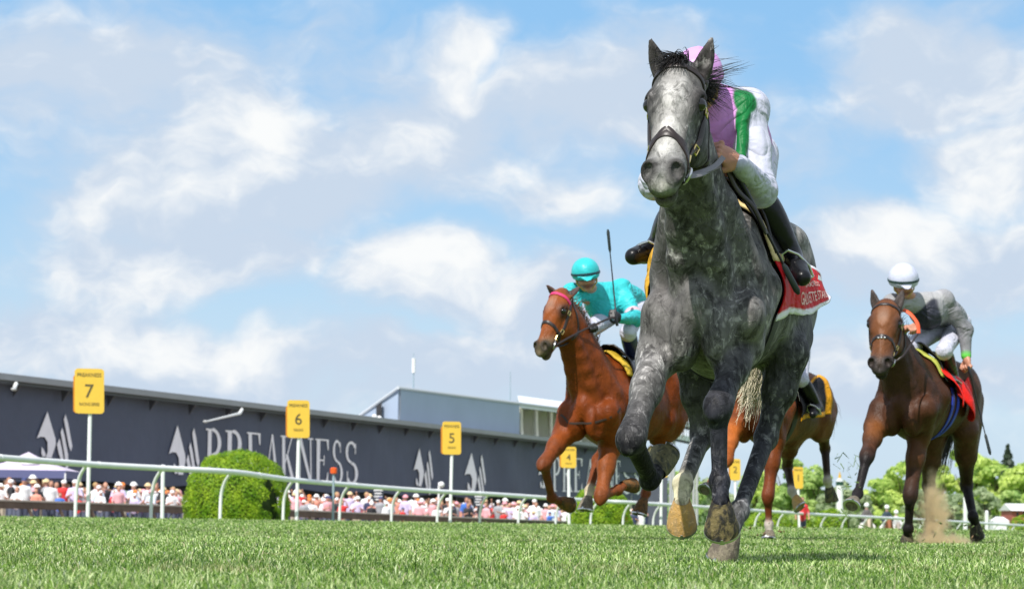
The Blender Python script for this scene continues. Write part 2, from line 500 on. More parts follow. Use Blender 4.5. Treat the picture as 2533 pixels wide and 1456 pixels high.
def strap(mb, sdf, P, width, thick=.004, n=26, off=.001):
    """strap lying on the animal's surface"""
    p, nn = sdf.proj(np.array(spline(P, n)))
    for _ in range(2):
        p[1:-1] = (p[:-2] + 2 * p[1:-1] + p[2:]) / 4
    g = sdf.ev(p)
    p = p + nn * np.maximum(-g.astype(float), 0)[:, None] + nn * off
    ribbon(mb, list(p), list(nn), width, thick)
    return p, nn

class Horse: pass
def horse(S):
    """S: dict of pose (world points), colours and sizes"""
    H = Horse()
    cy, sy = math.cos(S['yaw']), math.sin(S['yaw'])
    fwd0 = np.array([-sy, -cy, 0]); left = np.array([cy, -sy, 0]); up0 = np.array([0, 0, 1.0])
    cp, sp_ = math.cos(S['pitch']), math.sin(S['pitch'])         # positive: forehand lower
    fwd = fwd0 * cp - up0 * sp_; up = up0 * cp + fwd0 * sp_
    rl = S.get('roll', 0.0)
    left, up = left * math.cos(rl) + up * math.sin(rl), up * math.cos(rl) - left * math.sin(rl)
    pv = np.asarray(S['pivot'], float); sc = S.get('scale', 1.0)
    def T(x, y, z): return pv + sc * (fwd * x + left * y + up * (z - 1.25))
    RT = np.stack([fwd, left, up], 1)
    poll, muz = np.asarray(S['poll'], float), np.asarray(S['muzzle'], float)
    a_ = nrm(muz - poll); hs = np.linalg.norm(muz - poll) / .56
    hh = nrm(np.array([a_[0], a_[1], 0]) + fwd0 * 1e-3)
    hl = np.array([-hh[1], hh[0], 0.0])
    hl = hl if np.dot(hl, left) > 0 else -hl
    hl = nrm(hl - a_ * np.dot(hl, a_))
    if S.get('head_roll'):
        n0 = np.cross(hl, a_); hl = hl * math.cos(S['head_roll']) + n0 * math.sin(S['head_roll'])
    hn = np.cross(hl, a_); hn = hn if np.dot(hn, hh) > 0 or hn[2] > 0 else -hn
    RH = np.stack([a_, hl, hn], 1)
    hw_ = S.get('headw', 1.0)
    def Hd(a, l, n): return poll + hs * (a_ * a + hl * l * hw_ + hn * n)
    H.T, H.Hd, H.fwd, H.left, H.up, H.hl, H.hn, H.ha = T, Hd, fwd, left, up, hl, hn, a_
    c = S['cols']; B = c['body']; D = c.get('dark', B); FACE = c.get('face', B); MZ = c.get('muzzle', FACE)
    s = SDF()
    wd = S.get('wide', 1.0)
    # trunk
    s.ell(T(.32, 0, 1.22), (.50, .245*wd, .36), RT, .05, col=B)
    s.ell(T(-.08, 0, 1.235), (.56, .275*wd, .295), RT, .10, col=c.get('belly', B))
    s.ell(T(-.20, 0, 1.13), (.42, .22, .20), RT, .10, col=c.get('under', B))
    s.ell(T(-.55, 0, 1.36), (.40, .25*wd, .245), RT, .10, col=c.get('croup', B))
    s.ell(T(.36, 0, 1.50), (.30, .06, .125), RT, .10, col=B)
    s.cone(T(.2, 0, 1.45), T(-.5, 0, 1.47), .10, .13, .08, col=B)
    s.cone(T(-.55, 0, 1.42), T(-.86, 0, 1.38), .17, .08, .10, col=c.get('croup', B))
    for sd in (1, -1):
        s.cone(T(.36, sd*.115*wd, 1.47), T(.70, sd*.185*wd, 1.13), .085, .10, .06, col=B, flat=(left, .7))     # shoulder blade
        s.cone(T(.44, sd*.19*wd, 1.36), T(.58, sd*.225*wd, 1.16), .06, .07, .04, col=B, flat=(left, .6))
        s.ell(T(.745, sd*.085*wd, 1.045), (.118, .085*wd, .150), RT, .022, col=B)                              # breast muscles
        s.ell(T(-.47, sd*.20*wd, 1.49), (.10, .05, .05), RT, .09, col=c.get('croup', B))                       # point of hip
        s.ell(T(-.62, sd*.145*wd, 1.25), (.27, .125, .31), RT, .06, col=c.get('croup', B))
        for rb in range(6 if S.get('ribs') else 0):
            x0 = .12 - rb * .085
            s.cone(T(x0, sd*.262*wd, 1.32), T(x0 - .07, sd*.235*wd, 1.06), .011, .008, .05, col=c.get('belly', B))
    s.ell(T(.80, 0, 1.17), (.07, .07, .10), RT, .06, col=B)
    s.cone(T(.90, 0, 1.13), T(.865, 0, .90), .016, .022, .035, '-')
    for sd in (1, -1):
        s.chain([T(.60, sd*.150*wd, 1.40), T(.78, sd*.165*wd, 1.20), T(.84, sd*.172*wd, 1.04), T(.80, sd*.16*wd, .93)], [.014, .020, .022, .018], .05, op='-')
    # neck
    nb, nt_ = T(.56, 0, 1.31), Hd(.10, 0, -.095)
    arch = S.get('arch', .05)
    mid = (nb + nt_) / 2 + up0 * arch + fwd0 * S.get('neckfwd', 0.0)
    pts = spline([nb, mid, nt_], 9)
    for i in range(8):
        t0, t1 = i / 8, (i + 1) / 8
        rr = lambda t: np.interp(t, [0, .3, .6, .85, 1], [.245, .20, .158, .128, .112]) * (S.get('neckw', 1.0))
        fl = np.interp((t0 + t1) / 2, [0, .3, .6, 1], [.74, .70, .66, .72])
        ax = nrm(left * (1 - t0) + hl * t0)
        s.cone(pts[i], pts[i + 1], rr(t0), rr(t1), .05, col=c.get('neck', B), flat=(ax, fl))
    for sd in (1, -1):                                         # cords of the throat
        s.chain([Hd(.24, sd*.045, -.16), pts[5] + left*sd*.05 + (T(.9, 0, 1.1) - T(.56, 0, 1.31)) * .28, T(.74, sd*.075, 1.24)], [.035, .048, .06], .03, col=c.get('neck', B))
        s.cone(pts[3] + left * sd * .10, T(.62, sd*.16, 1.30), .06, .08, .06, col=c.get('neck', B))
    # head
    def he(cc, r, k=.03, op='+', col=None, R=None, sharp=1.0): s.ell(Hd(*cc), np.array(r) * hs * np.array((1, hw_, 1)), RH if R is None else R, k, op, col, sharp)
    he((.07, 0, -.03), (.13, .083, .09), .04, col=FACE)
    he((.17, 0, -.008), (.15, .092, .062), .03, col=FACE)
    s.cone(Hd(.14, 0, -.06), Hd(.46, 0, -.055), .090*hs, .060*hs, .03, col=FACE, flat=(hl, .95*hw_))
    s.cone(Hd(.20, 0, .008), Hd(.47, 0, -.018), .046*hs, .036*hs, .035, col=c.get('blaze', FACE))
    he((.13, 0, .052), (.09, .04, .012), .03, col=c.get('blaze', FACE))
    if 'star' in c: he((.15, 0, .054), (.035, .018, .006), .01, col=c['star'], sharp=.5)
    he((.51, 0, -.045), (.075, .058, .060), .03, col=MZ)
    he((.562, 0, -.04), (.030, .046, .042), .02, col=c.get('lip', MZ))
    he((.545, 0, -.108), (.042, .036, .030), .025, col=c.get('lip', MZ))
    s.cone(Hd(.30, 0, -.165), Hd(.53, 0, -.105), .046*hs, .030*hs, .03, col=FACE)
    for sd in (1, -1):
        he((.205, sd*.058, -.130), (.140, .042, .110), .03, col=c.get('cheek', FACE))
        he((.158, sd*.078, -.010), (.055, .028, .034), .02, col=FACE)
        s.cone(Hd(.25, sd*.076, -.048), Hd(.38, sd*.054, -.058), .016*hs, .010*hs, .02, col=FACE)
        s.cone(Hd(.31, sd*.05, -.005), Hd(.45, sd*.038, -.02), .010*hs, .007*hs, .02, col=FACE)
        he((.508, sd*.046, -.012), (.046, .030, .040), .02, col=MZ)
        he((.455, sd*.050, -.045), (.05, .016, .03), .03, col=MZ)
        a2 = math.radians(24) * sd
        Rn = np.stack([nrm(a_ * .92 + hl * .32 * sd), nrm(hl * .92 - a_ * .32 * sd), hn], 1)
        he((.527, sd*.052, .010), (.034, .019, .030), .012, '-', col=(.012, .010, .010), R=Rn)
        he((.176, sd*.098, -.012), (.034, .020, .025), .012, '-', col=c.get('eyerim', (.02, .016, .015)), sharp=1.2)
        he((.149, sd*.094, -.012), (.030, .014, .010), .012, col=FACE)
        he((.30, sd*.100, -.06), (.08, .022, .03), .04, '-')
    he((.585, 0, -.080), (.045, .07, .005), .008, '-', col=(.03, .022, .022))
    he((.575, 0, .0), (.03, .010, .02), .02, '-')
    # ears
    for sd, key in ((1, 'ear_l'), (-1, 'ear_r')):
        b = Hd(.005, sd*.062, -.045)
        tip = np.asarray(S[key], float) if key in S else Hd(-.155, sd*.075, -.02)
        d = tip - b; L = np.linalg.norm(d); dn = d / L
        face = nrm((hn + .35 * hl * sd) - dn * np.dot(hn + .35 * hl * sd, dn))
        if S.get('ears_back'): face = nrm(hl * sd - dn * np.dot(hl * sd, dn))
        sidev = np.cross(dn, face)
        s.chain([b - dn*.02, b + d*.38 + sidev*0, b + d*.72, tip], [.030*hs, .031*hs, .016*hs, .002], .015, col=c.get('ear', FACE), flat=(face, .55))
        s.chain([b + d*.12 + face*.020*hs, b + d*.45 + face*.022*hs, b + d*.80 + face*.014*hs], [.015*hs, .019*hs, .005], .008, '-' and 4, op='-', col=c.get('earin', (.05, .045, .045)), flat=(face, .7))
    # fore legs
    H.hooves = []
    lw = S.get('lw', .96)
    _cone, _ell = s.cone, s.ell
    class Lg:
        @staticmethod
        def cone(p, q_, r0, r1, k=.03, **kw): _cone(p, q_, r0*float(np.interp(r0, [.045, .07], [max(lw, .96), lw])), r1*float(np.interp(r1, [.045, .07], [max(lw, .96), lw])), k, **kw)
        @staticmethod
        def ell(p, r, R=None, k=.03, **kw): _ell(p, np.asarray(r)*float(np.interp(np.min(r), [.045, .07], [max(lw, .96), lw])), R, k, **kw)
    s_body, s = s, Lg
    def pt(q): return np.asarray(q, float)
    for sd, key in ((1, 'LF'), (-1, 'RF')):
        L = S['legs'][key]; el, kn, fe, co = (pt(L[k]) for k in ('elbow', 'knee', 'fet', 'cor'))
        lc = L.get('low', D); sk = L.get('sock', lc); fc = L.get('fore', B)
        sh = T(.71, sd*.175*wd, 1.12)
        s.cone(sh, el, .105, .088, .04, col=B)
        s.cone(T(.42, sd*.185*wd, 1.24), el, .12, .085, .05, col=B)
        fd = kn - el; back = nrm(el - (sh + kn) / 2 + 1e-4); fd1 = nrm(fd)
        fr = nrm(fwd - fd1 * np.dot(fwd, fd1))
        s.cone(el, el + fd*.42, .088, .072, .035, col=fc)
        s.ell(el + fd*.28 + fr*.03, (.15, .052, .055), np.stack([fd1, nrm(np.cross(fr, fd1)), fr], 1), .03, col=fc)
        s.cone(el + fd*.38, kn, .070, .048, .04, col=tuple(np.array(fc)*.4+np.array(lc)*.6))
        ka = nrm(kn - (el + fe) / 2) if np.linalg.norm(kn - (el + fe) / 2) > .03 else fr
        s.ell(kn + ka*.001, (.095, .045, .042), np.stack([fd1, nrm(np.cross(ka, fd1)), np.cross(fd1, nrm(np.cross(ka, fd1)))], 1), .06, col=lc)
        s.cone(kn, fe, .041, .030, .04, col=lc)
        cd = nrm(fe - kn); bk = nrm(-ka - cd * np.dot(-ka, cd)); bk = bk if L.get('bk') is None else nrm(pt(L['bk']) - cd * np.dot(pt(L['bk']), cd))
        s.cone(kn + cd*.06 + bk*.024, fe + bk*.022, .021, .022, .015, col=lc)
        s.ell(fe, (.044, .044, .046), None, .02, col=sk)
        s.ell(fe + bk*.026, .026, None, .02, col=sk)
        s.cone(fe, co - nrm(co-fe)*.014, .036, .036, .02, col=sk)
        H.hooves.append((key, fe, co, L, -bk))
    lw = S.get('lwh', lw)
    for sd, key in ((1, 'LH'), (-1, 'RH')):
        L = S['legs'][key]; st, hk, fe, co = (pt(L[k]) for k in ('stifle', 'hock', 'fet', 'cor'))
        lc = L.get('low', D); sk = L.get('sock', lc); tc_ = L.get('thigh', c.get('croup', B))
        hip = T(-.55, sd*.165*wd, 1.34)
        s.cone(hip, st, .19, .115, .07, col=tc_, flat=(left, .72))
        g = hk - st; gm = st + g * .45
        bkv = nrm(hk - (st + fe) / 2 + 1e-5) if np.linalg.norm(hk - (st + fe) / 2) > .02 else -fwd
        s.cone(T(-.78, sd*.15*wd, 1.26), gm - 0*bkv, .12, .075, .07, col=tc_)
        s.cone(T(-.80, sd*.12*wd, 1.12) * .5 + st * .5, gm + bkv*.03, .13, .075, .06, col=tc_)
        s.cone(st, gm, .105, .082, .04, col=tc_)
        s.ell(st, .085, None, .05, col=tc_)
        s.cone(gm, hk, .078, .046, .03, col=tuple(np.array(tc_)*.35+np.array(lc)*.65))
        hp = hk + bkv * .048
        s.cone(gm + bkv*.05, hp, .032, .024, .035, col=lc)
        s.ell(hk, (.052, .052, .062), None, .03, col=lc)
        s.ell(hp, .027, None, .025, col=lc)
        cd = nrm(fe - hk)
        s.cone(hk, fe, .044, .034, .025, col=lc)
        bk = nrm(bkv - cd * np.dot(bkv, cd)); bk = bk if L.get('bk') is None else nrm(pt(L['bk']) - cd * np.dot(pt(L['bk']), cd))
        s.cone(hp + cd*.03, fe + bk*.024, .024, .023, .02, col=lc)
        s.ell(fe, (.046, .046, .048), None, .02, col=sk)
        s.ell(fe + bk*.026, .027, None, .02, col=sk)
        s.cone(fe, co - nrm(co-fe)*.014, .037, .037, .02, col=sk)
        H.hooves.append((key, fe, co, L, -bk))
    s = s_body
    for e in S.get('extra', []): e(s, T, Hd)
    H.s = s
    base = np.array([pv[0], pv[1], 0.0]); H.base = base
    root = thing('horse', base, S['label'], 'horse', S.get('group')); H.root = root
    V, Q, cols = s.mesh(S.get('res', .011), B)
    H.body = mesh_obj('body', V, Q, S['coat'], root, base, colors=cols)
    # eyes
    for sd in (1, -1):
        m = MB(); m.ellipsoid(Hd(.175, sd*.0835, -.012), .0275*hs, nu=16, nv=12)
        m.build('eye', M_EYE(), root, base, True)
    # hooves
    for key, fe, co, L, front in H.hooves:
        make_hoof(root, base, co, pt(L['sole']), pt(L['toe']) if 'toe' in L else front, L.get('hoof', 'dark'), L.get('hw', .066))
    # tail
    if 'tail' in S:
        t0 = T(-.90, 0, 1.40); rr_ = np.random.default_rng(3)
        pth = [t0] + [pt(q) for q in S['tail']]
        roots = []; ends = []
        for i in range(S.get('tail_n', 160)):
            roots.append(pth[0] + rr_.normal(0, .018, 3)); e = pth[-1] + rr_.normal(0, S.get('tail_w', .06), 3) * np.array([1, 1, 1.4]) + (pth[-2] - pth[-1]) * rr_.uniform(0, .45) ** 1.3; ends.append(e)
        lift = (pth[len(pth)//2] - (pth[0] + pth[-1]) / 2) * 1.6 if len(pth) > 2 else None
        strands('tail', roots, ends, S['tail_mat'], root, base, .0045, .035, 9, lift, 5)
    return H

HOOFCOL = {'dark': ((.035, .031, .028), (.10, .085, .055)), 'pale': ((.50, .30, .10), (.42, .28, .14)), 'mud': ((.16, .14, .07), (.05, .05, .035)), 'brown': ((.16, .075, .025), (.06, .04, .02)), 'grey': ((.22, .19, .14), (.12, .10, .08)), 'dusty': ((.20, .155, .075), (.035, .032, .03))}
def hoof_mat(kind):
    nm = 'hoof_' + kind
    if nm in MATS: return MATS[nm]
    a, b = HOOFCOL[kind]
    m = bpy.data.materials.new(nm); m.use_nodes = True
    nt = NT(m.node_tree); p = m.node_tree.nodes['Principled BSDF']
    o = nt.new('ShaderNodeTexCoord').outputs['Object']
    n1 = nt.noise(nt.map(o, scale=(1, 1, .7)), 24, 5, .65, .8)
    c = nt.mix(nt.ramp(n1, .40, .60), a, b)
    n2 = nt.noise(o, 60, 4, .6)
    c = nt.mix(nt.ramp(n2, .55, .72), c, nt.vmath('SCALE', c, scale=1.7))
    nt.put(p.inputs['Base Color'], c); nt.put(p.inputs['Roughness'], .6); nt.put(p.inputs['Specular IOR Level'], .15)
    nt.put(p.inputs['Normal'], nt.bump(nt.math('ADD', n1, n2), .6, .008))
    MATS[nm] = m
    return m
def make_hoof(root, base, co, sole, toe, kind, hw):
    d = nrm(sole - co); t = nrm(toe - d * np.dot(toe, d)); l = np.cross(d, t)
    Hh = np.linalg.norm(sole - co)
    V = []; F = []; n = 28
    rings = [(-.30, .034, .036, -.010), (-.1, .0415, .0425, -.003), (.05, .0475, .050, .003), (.12, .0495, .0525, .005), (.4, .0565, .060, .014), (.75, hw*.97, .0665, .024), (.97, hw*1.01, .069, .030), (1.0, hw*.985, .067, .030), (1.0, hw*.78, .054, .028), (.93, hw*.45, .035, .022), (.90, 0.002, .002, .02)]
    for (q, w, le, sh) in rings:
        for i in range(n):
            a = 2 * PI * i / n; ca, sa = math.cos(a), math.sin(a)
            lx = le * (ca if ca > 0 else ca * .92) * (1.0 if q > .2 else 1)
            hq = q * (1.0 if ca > 0 else 1 - .0 * ca)
            qq = Hh * q - (.25 * Hh * (-ca) * (1 - q) if 0 <= q < 1 and ca < 0 else 0) * (-1)
            V.append(co + d * qq + t * (lx + sh) + l * (w * sa * (1 - .10 * max(-ca, 0))))
    for j in range(len(rings) - 1):
        for i in range(n): F.append((j*n+i, j*n+(i+1) % n, (j+1)*n+(i+1) % n, (j+1)*n+i))
    mb = MB(); mb.add(V, F)
    h = mb.build('hoof', hoof_mat(kind), root, base, True, 50)
    # horseshoe: a U of flat bar with a toe clip
    mb = MB(); a0 = math.radians(28); k = 26; VV = []; FF = []
    for i in range(k):
        a = -PI + a0 + (2 * PI - 2 * a0) * i / (k - 1); ca, sa = math.cos(a), math.sin(a)
        for (rr, z) in ((1.03, -.002), (1.03, .008), (.74, .008), (.74, -.002)):
            VV.append(co + d * (Hh + z) + t * (.068 * rr * ca + .030) + l * (hw * rr * sa))
    for i in range(k - 1):
        for q in range(4): FF.append((i*4+q, i*4+(q+1) % 4, (i+1)*4+(q+1) % 4, (i+1)*4+q))
    FF += [(0, 1, 2, 3), tuple((k-1)*4 + q for q in (3, 2, 1, 0))]
    mb.add(VV, FF)
    tp = co + d * Hh + t * (.030 + .0705)
    mb.prism([(-.011, .007), (.011, .007), (.004, -.012), (-.004, -.012)], tp, l, d + t * .25, t * .004)
    mb.build('horseshoe', M_STEEL(), h, base)

def wrap(H, u, th, off=.0, y0=0.0, z0=1.28):
    """point on the trunk: u metres ahead of its middle, th the angle round it (0 = horse's left flank, 90 deg = spine)"""
    u = np.asarray(u, float); th = np.asarray(th, float)
    c = H.T(0, 0, 0)[None] + H.fwd * u[:, None] + H.up * z0 + H.left * y0
    d = np.cos(th)[:, None] * H.left + np.sin(th)[:, None] * H.up
    r = np.full(len(u), .62)
    for _ in range(18):
        f = H.s.ev(c + d * r[:, None])
        r = r - np.clip(f, -.05, .08) * .8
    p = c + d * r[:, None]
    n = H.s.grad(p).astype(float)
    return p + n * np.asarray(off)[..., None] if np.ndim(off) else p + n * off, n
def cloth_grid(name, H, uf, tf, offf, nu, nv, colf, material, parent, thick=.006):
    """a cloth laid on the trunk; uf/tf/offf give (u, angle, lift) for s, t in 0..1"""
    S_, T_ = np.meshgrid(np.linspace(0, 1, nu), np.linspace(0, 1, nv), indexing='ij')
    s, t = S_.ravel(), T_.ravel()
    p, n = wrap(H, uf(s, t), tf(s, t), offf(s, t))
    cols = colf(s, t)
    idx = np.arange(nu * nv).reshape(nu, nv)
    q = np.stack([idx[:-1, :-1], idx[1:, :-1], idx[1:, 1:], idx[:-1, 1:]], -1).reshape(-1, 4)
    o = mesh_obj(name, p, q, material, parent, H.base, colors=cols)
    md = o.modifiers.new('thickness', 'SOLIDIFY'); md.thickness = thick; md.offset = 1
    return o
def text_mesh(txt, size=1.0, bold=0.0, res=3):
    cu = bpy.data.curves.new('t', 'FONT'); cu.body = txt; cu.size = size; cu.align_x = 'CENTER'; cu.align_y = 'CENTER'; cu.resolution_u = res; cu.offset = bold
    o = bpy.data.objects.new('t', cu); C.objects.link(o)
    me = bpy.data.meshes.new_from_object(o.evaluated_get(bpy.context.evaluated_depsgraph_get()))
    v = np.array([q.co[:] for q in me.vertices]); f = [tuple(q.vertices) for q in me.polygons]
    bpy.data.objects.remove(o); bpy.data.curves.remove(cu); bpy.data.meshes.remove(me)
    return v, f

def bridle(H, S, reins, parts='cavesson', leather=None, browcol=None, rein_mat=None):
    s, Hd = H.s, H.Hd; Lm = leather or M_LEATHER()
    b = MB()
    w = S.get('strapw', .024)
    def sp_(P, width=w, **k): return strap(b, s, [Hd(*q) for q in P], width, .006, **k)
    bb = MB()
    strap(bb if browcol else b, s, [Hd(*q) for q in ((.075, .10, -.06), (.055, .085, .01), (.05, .045, .05), (.05, 0, .06), (.05, -.045, .05), (.055, -.085, .01), (.075, -.10, -.06))], w * 1.15, .008, n=30)
    for sd in (1, -1):
        sp_([(-.005, sd*.03, -.02), (.02, sd*.085, -.06), (.10, sd*.105, -.07), (.22, sd*.115, -.075), (.34, sd*.10, -.085), (.455, sd*.07, -.085)])
        sp_([(.02, sd*.09, -.075), (.12, sd*.10, -.17), (.20, sd*.09, -.24), (.26, sd*.03, -.26)], w * .8)
    for a0, dip in ((S.get('nose_a', .335), .0),):
        sp_([(a0 + .06, .06, -.15), (a0 + .035, .09, -.09), (a0 + .01, .085, -.03), (a0 - .012, .045, .03), (a0 - .018, 0, .045), (a0 - .012, -.045, .03), (a0 + .01, -.085, -.03), (a0 + .035, -.09, -.09), (a0 + .06, -.06, -.15)], w * S.get('nosew', 1.25), n=34)
    if parts == 'grackle':
        sp_([(.475, .055, -.13), (.45, .08, -.08), (.405, .066, -.02), (.365, .03, .035), (.345, 0, .045)], w * .85)
        sp_([(.475, -.055, -.13), (.45, -.08, -.08), (.405, -.066, -.02), (.365, -.03, .035), (.345, 0, .045)], w * .85)
    o = b.build('bridle', Lm, H.root, H.base, True, 50)
    if browcol: bb.build('browband', browcol, H.root, H.base, True, 50)
    for sd in (1, -1):
        m = MB(); cc, nn = s.proj(np.array([Hd(.465, sd*.075, -.09)])); cc, nn = cc[0], nn[0]
        e1 = nrm(np.cross(nn, H.hl)); e1 = H.ha if np.linalg.norm(e1) < .5 else e1; e1 = nrm(H.ha - nn*np.dot(H.ha, nn)); e2 = np.cross(nn, e1)
        m.tube([cc + nn*.008 + .032*(math.cos(a)*e1 + math.sin(a)*e2) for a in np.linspace(0, 2*PI, 20)], .0055, 8)
        m.build('bit_ring', M_STEEL(), H.root, H.base, True)
        for q in ((.16, .11, -.07), (.33, .1, -.085), (.40, .085, -.085)):
            cc2, n2 = s.proj(np.array([Hd(q[0], sd*q[1], q[2])])); m = MB(); cc2, n2 = cc2[0] + n2[0]*.006, n2[0]
            f1 = nrm(H.ha - n2*np.dot(H.ha, n2)); f2 = np.cross(n2, f1)
            m.tube([cc2 + .016*(a*f1 + c_*f2*.8) for a, c_ in ((-1, -1), (-1, 1), (1, 1), (1, -1), (-1, -1))], .0042, 6)
            m.build('buckle', M_BRASS(), o, H.base, True)
    for sd, pts in reins:
        m = MB(); st = s.proj(np.array([Hd(.475, sd*.078, -.095)]))[0][0]
        p = spline([st] + [np.asarray(q, float) for q in pts], 22)
        nn = [nrm(np.array([.25, -1, .35]))] * len(p)
        ribbon(m, p, nn, S.get('reinw', .016), .005)
        m.build('rein', rein_mat or Lm, H.root, H.base, True, 50)
    return o
# ------------------------------------------------------------------ riders
def cloth_mat(name, base=None, gloss=.5, fold=.75, fs=6.5):
    if name in MATS: return MATS[name]
    m = bpy.data.materials.new(name); m.use_nodes = True
    nt = NT(m.node_tree); p = m.node_tree.nodes['Principled BSDF']
    o = nt.new('ShaderNodeTexCoord').outputs['Object']
    if base is None:
        an = nt.new('ShaderNodeAttribute'); an.attribute_name = 'col'; c = an.outputs['Color']
    else: c = tuple(base) + (1,)
    v = nt.ramp(nt.noise(o, 9, 4, .6), .3, .7, .9, 1.08)
    nt.put(p.inputs['Base Color'], nt.vmath('SCALE', c, scale=v))
    nt.put(p.inputs['Roughness'], gloss); nt.put(p.inputs['Specular IOR Level'], .25)
    f1 = nt.noise(nt.map(o, scale=(1, 1, .55), rot=(.5, .4, .2)), fs, 3, .5, 1.6)
    f2 = nt.math('ABSOLUTE', nt.math('SUBTRACT', nt.noise(nt.map(o, scale=(.7, 1, 1.3), rot=(.2, .9, .5)), fs * .7, 2, .5, 1.2), .5))
    nt.put(p.inputs['Normal'], nt.bump(nt.math('ADD', f1, nt.math('MULTIPLY', f2, 2.4)), fold, .030))
    MATS[name] = m
    return m
def skin_mat():
    return mat('skin', attr='col', rough=.5, var=.12, vscale=30, bump=.12, bscale=120, bdist=.002)
SKIN = (.50, .235, .155)
def hand_sdf(s, wrist, d, b, size=1.0, col=SKIN, curl=1.0):
    """d: wrist -> knuckles, b: back of the hand; the fingers close on what is held"""
    d = nrm(d); b = nrm(b - d * np.dot(b, d)); sd = np.cross(d, b)
    z = size
    R_ = np.stack([d, sd, b], 1)
    s.ell(wrist + d*.052*z, np.array((.056, .043, .021))*z, R_, .015, col=col)
    s.cone(wrist, wrist + d*.03*z, .027*z, .028*z, .02, col=col)
    for i, (o, ln) in enumerate(((-.032, .92), (-.011, 1.05), (.011, 1.0), (.031, .82))):
        k = wrist + d*.094*z + sd*o*z + b*.006*z
        p1 = k + (d*.50 - b*.75*curl) * .043*z*ln
        p2 = p1 + (-d*.62*curl - b*.65) * .031*z*ln
        p3 = p2 + (-d*.95 + b*.15) * .022*z*ln
        s.cone(k, p1, .0105*z, .0098*z, .006, col=col); s.cone(p1, p2, .0098*z, .0088*z, .003, col=col); s.cone(p2, p3, .0088*z, .0075*z, .003, col=col)
        s.ell(k + b*.006*z, .0120*z, None, .005, col=col)
    t0 = wrist + d*.028*z - sd*.034*z - b*.008*z
    t1 = t0 + (d*.6 - sd*.45 - b*.45)*.045*z; t2 = t1 + (d*.75 + sd*.35 - b*.5)*.034*z
    s.cone(t0, t1, .0145*z, .0115*z, .012, col=col); s.cone(t1, t2, .0115*z, .009*z, .003, col=col)
def rider(S):
    """S: joints as world points, colours, head directions"""
    g = {k: np.asarray(v, float) for k, v in S['j'].items()}
    base = np.array([g['pelvis'][0], g['pelvis'][1], S.get('base_z', 1.4)])
    root = thing('person', base, S['label'], 'person', S.get('group'))
    res = S.get('res', .006); k = S['cols']; bz = S.get('bulk', 1.0)
    up = nrm(S['head_up']); fc = nrm(np.asarray(S['face'], float) - up * np.dot(S['face'], up)); sd = np.cross(fc, up)  # sd: figure's right
    RHd = np.stack([sd, fc, up], 1)
    hc = g['head']
    def Hp(x, y, z): return hc + sd*x + fc*y + up*z
    body = SDF()
    body.ell(hc, (.073, .092, .105), RHd, .02, col=SKIN)
    body.ell(Hp(0, .018, -.055), (.058, .072, .065), RHd, .03, col=SKIN)
    body.ell(Hp(0, .070, -.098), (.024, .020, .018), RHd, .02, col=SKIN)
    body.cone(Hp(0, .086, .0), Hp(0, .108, -.035), .010, .014, .012, col=(.52, .23, .15))
    for q in (1, -1):
        body.ell(Hp(q*.012, .098, -.038), (.010, .011, .009), RHd, .008, col=(.5, .22, .14))
        body.ell(Hp(q*.032, .088, .004), (.018, .012, .012), RHd, .012, '-', col=(.18, .09, .07))
        body.ell(Hp(q*.032, .080, .002), (.0125, .0125, .0125), RHd, .003, col=(.10, .08, .07), sharp=.4)
        body.ell(Hp(q*.033, .086, .022), (.022, .010, .006), RHd, .01, col=(.25, .12, .08))
        body.ell(Hp(q*.075, -.005, -.02), (.010, .022, .032), RHd, .01, col=SKIN)
        body.ell(Hp(q*.036, .070, -.04), (.022, .020, .020), RHd, .03, col=(.55, .24, .16))
    body.ell(Hp(0, .089, -.065), (.024, .010, .007), RHd, .008, col=(.40, .13, .10))
    body.ell(Hp(0, .087, -.076), (.020, .010, .006), RHd, .006, col=(.42, .14, .11))
    body.ell(Hp(0, .100, -.0705), (.024, .010, .0018), RHd, .003, '-', col=(.15, .05, .04))
    body.cone(Hp(0, -.02, -.07), g['neck'], .053, .048, .03, col=SKIN)
    body.cone(g['neck'], g['chest'], .048, .08, .05, col=SKIN); body.cone(g['chest'], g['pelvis'], .08, .07, .05, col=SKIN)
    for q in 'LR':
        body.cone(g['chest'], g['sh'+q], .06, .045, .04, col=SKIN)
        body.cone(g['sh'+q], g['el'+q], .04, .034, .03, col=SKIN); body.cone(g['el'+q], g['wr'+q], .034, .026, .02, col=SKIN)
        body.cone(g['pelvis'], g['kn'+q], .055, .038, .04, col=SKIN); body.cone(g['kn'+q], g['an'+q], .045, .032, .03, col=SKIN)
        body.cone(g['an'+q], g['an'+q]*.3 + g['to'+q]*.7, .026, .018, .02, col=SKIN)
        if S.get('glove'+q): hcol = S['glove'+q]
        else: hcol = SKIN
        hand_sdf(body, g['wr'+q], S['hand'+q][0], S['hand'+q][1], S.get('hand_size', 1.0), hcol)
    V, Q, cc = body.mesh(res, SKIN, .004)
    mesh_obj('body', V, Q, skin_mat(), root, base, colors=cc)
    # silks
    s = SDF(); J = k['torso']; bend = S.get('back', np.array([0, 0, .05]))
    wst = (g['pelvis'] + g['chest']) / 2 + bend
    lat = nrm(g['shL'] - g['shR'])
    s.chain([g['pelvis'], wst, g['chest']], [.125*bz, .125*bz, .135*bz], .04, flat=(lat, 1.25), col=k.get('back', J))
    s.cone(g['shL'], g['shR'], .075*bz, .075*bz, .06, col=k.get('shoulder', J))
    s.cone(g['chest'], g['neck'] + nrm(hc - g['neck'])*.025, .11*bz, .064, .06, col=k.get('collar', J))
    fr = S.get('front')
    if fr is not None: s.ell(g['chest'] + np.asarray(fr)*.06, (.12, .11, .15), None, .06, col=k.get('front', J))
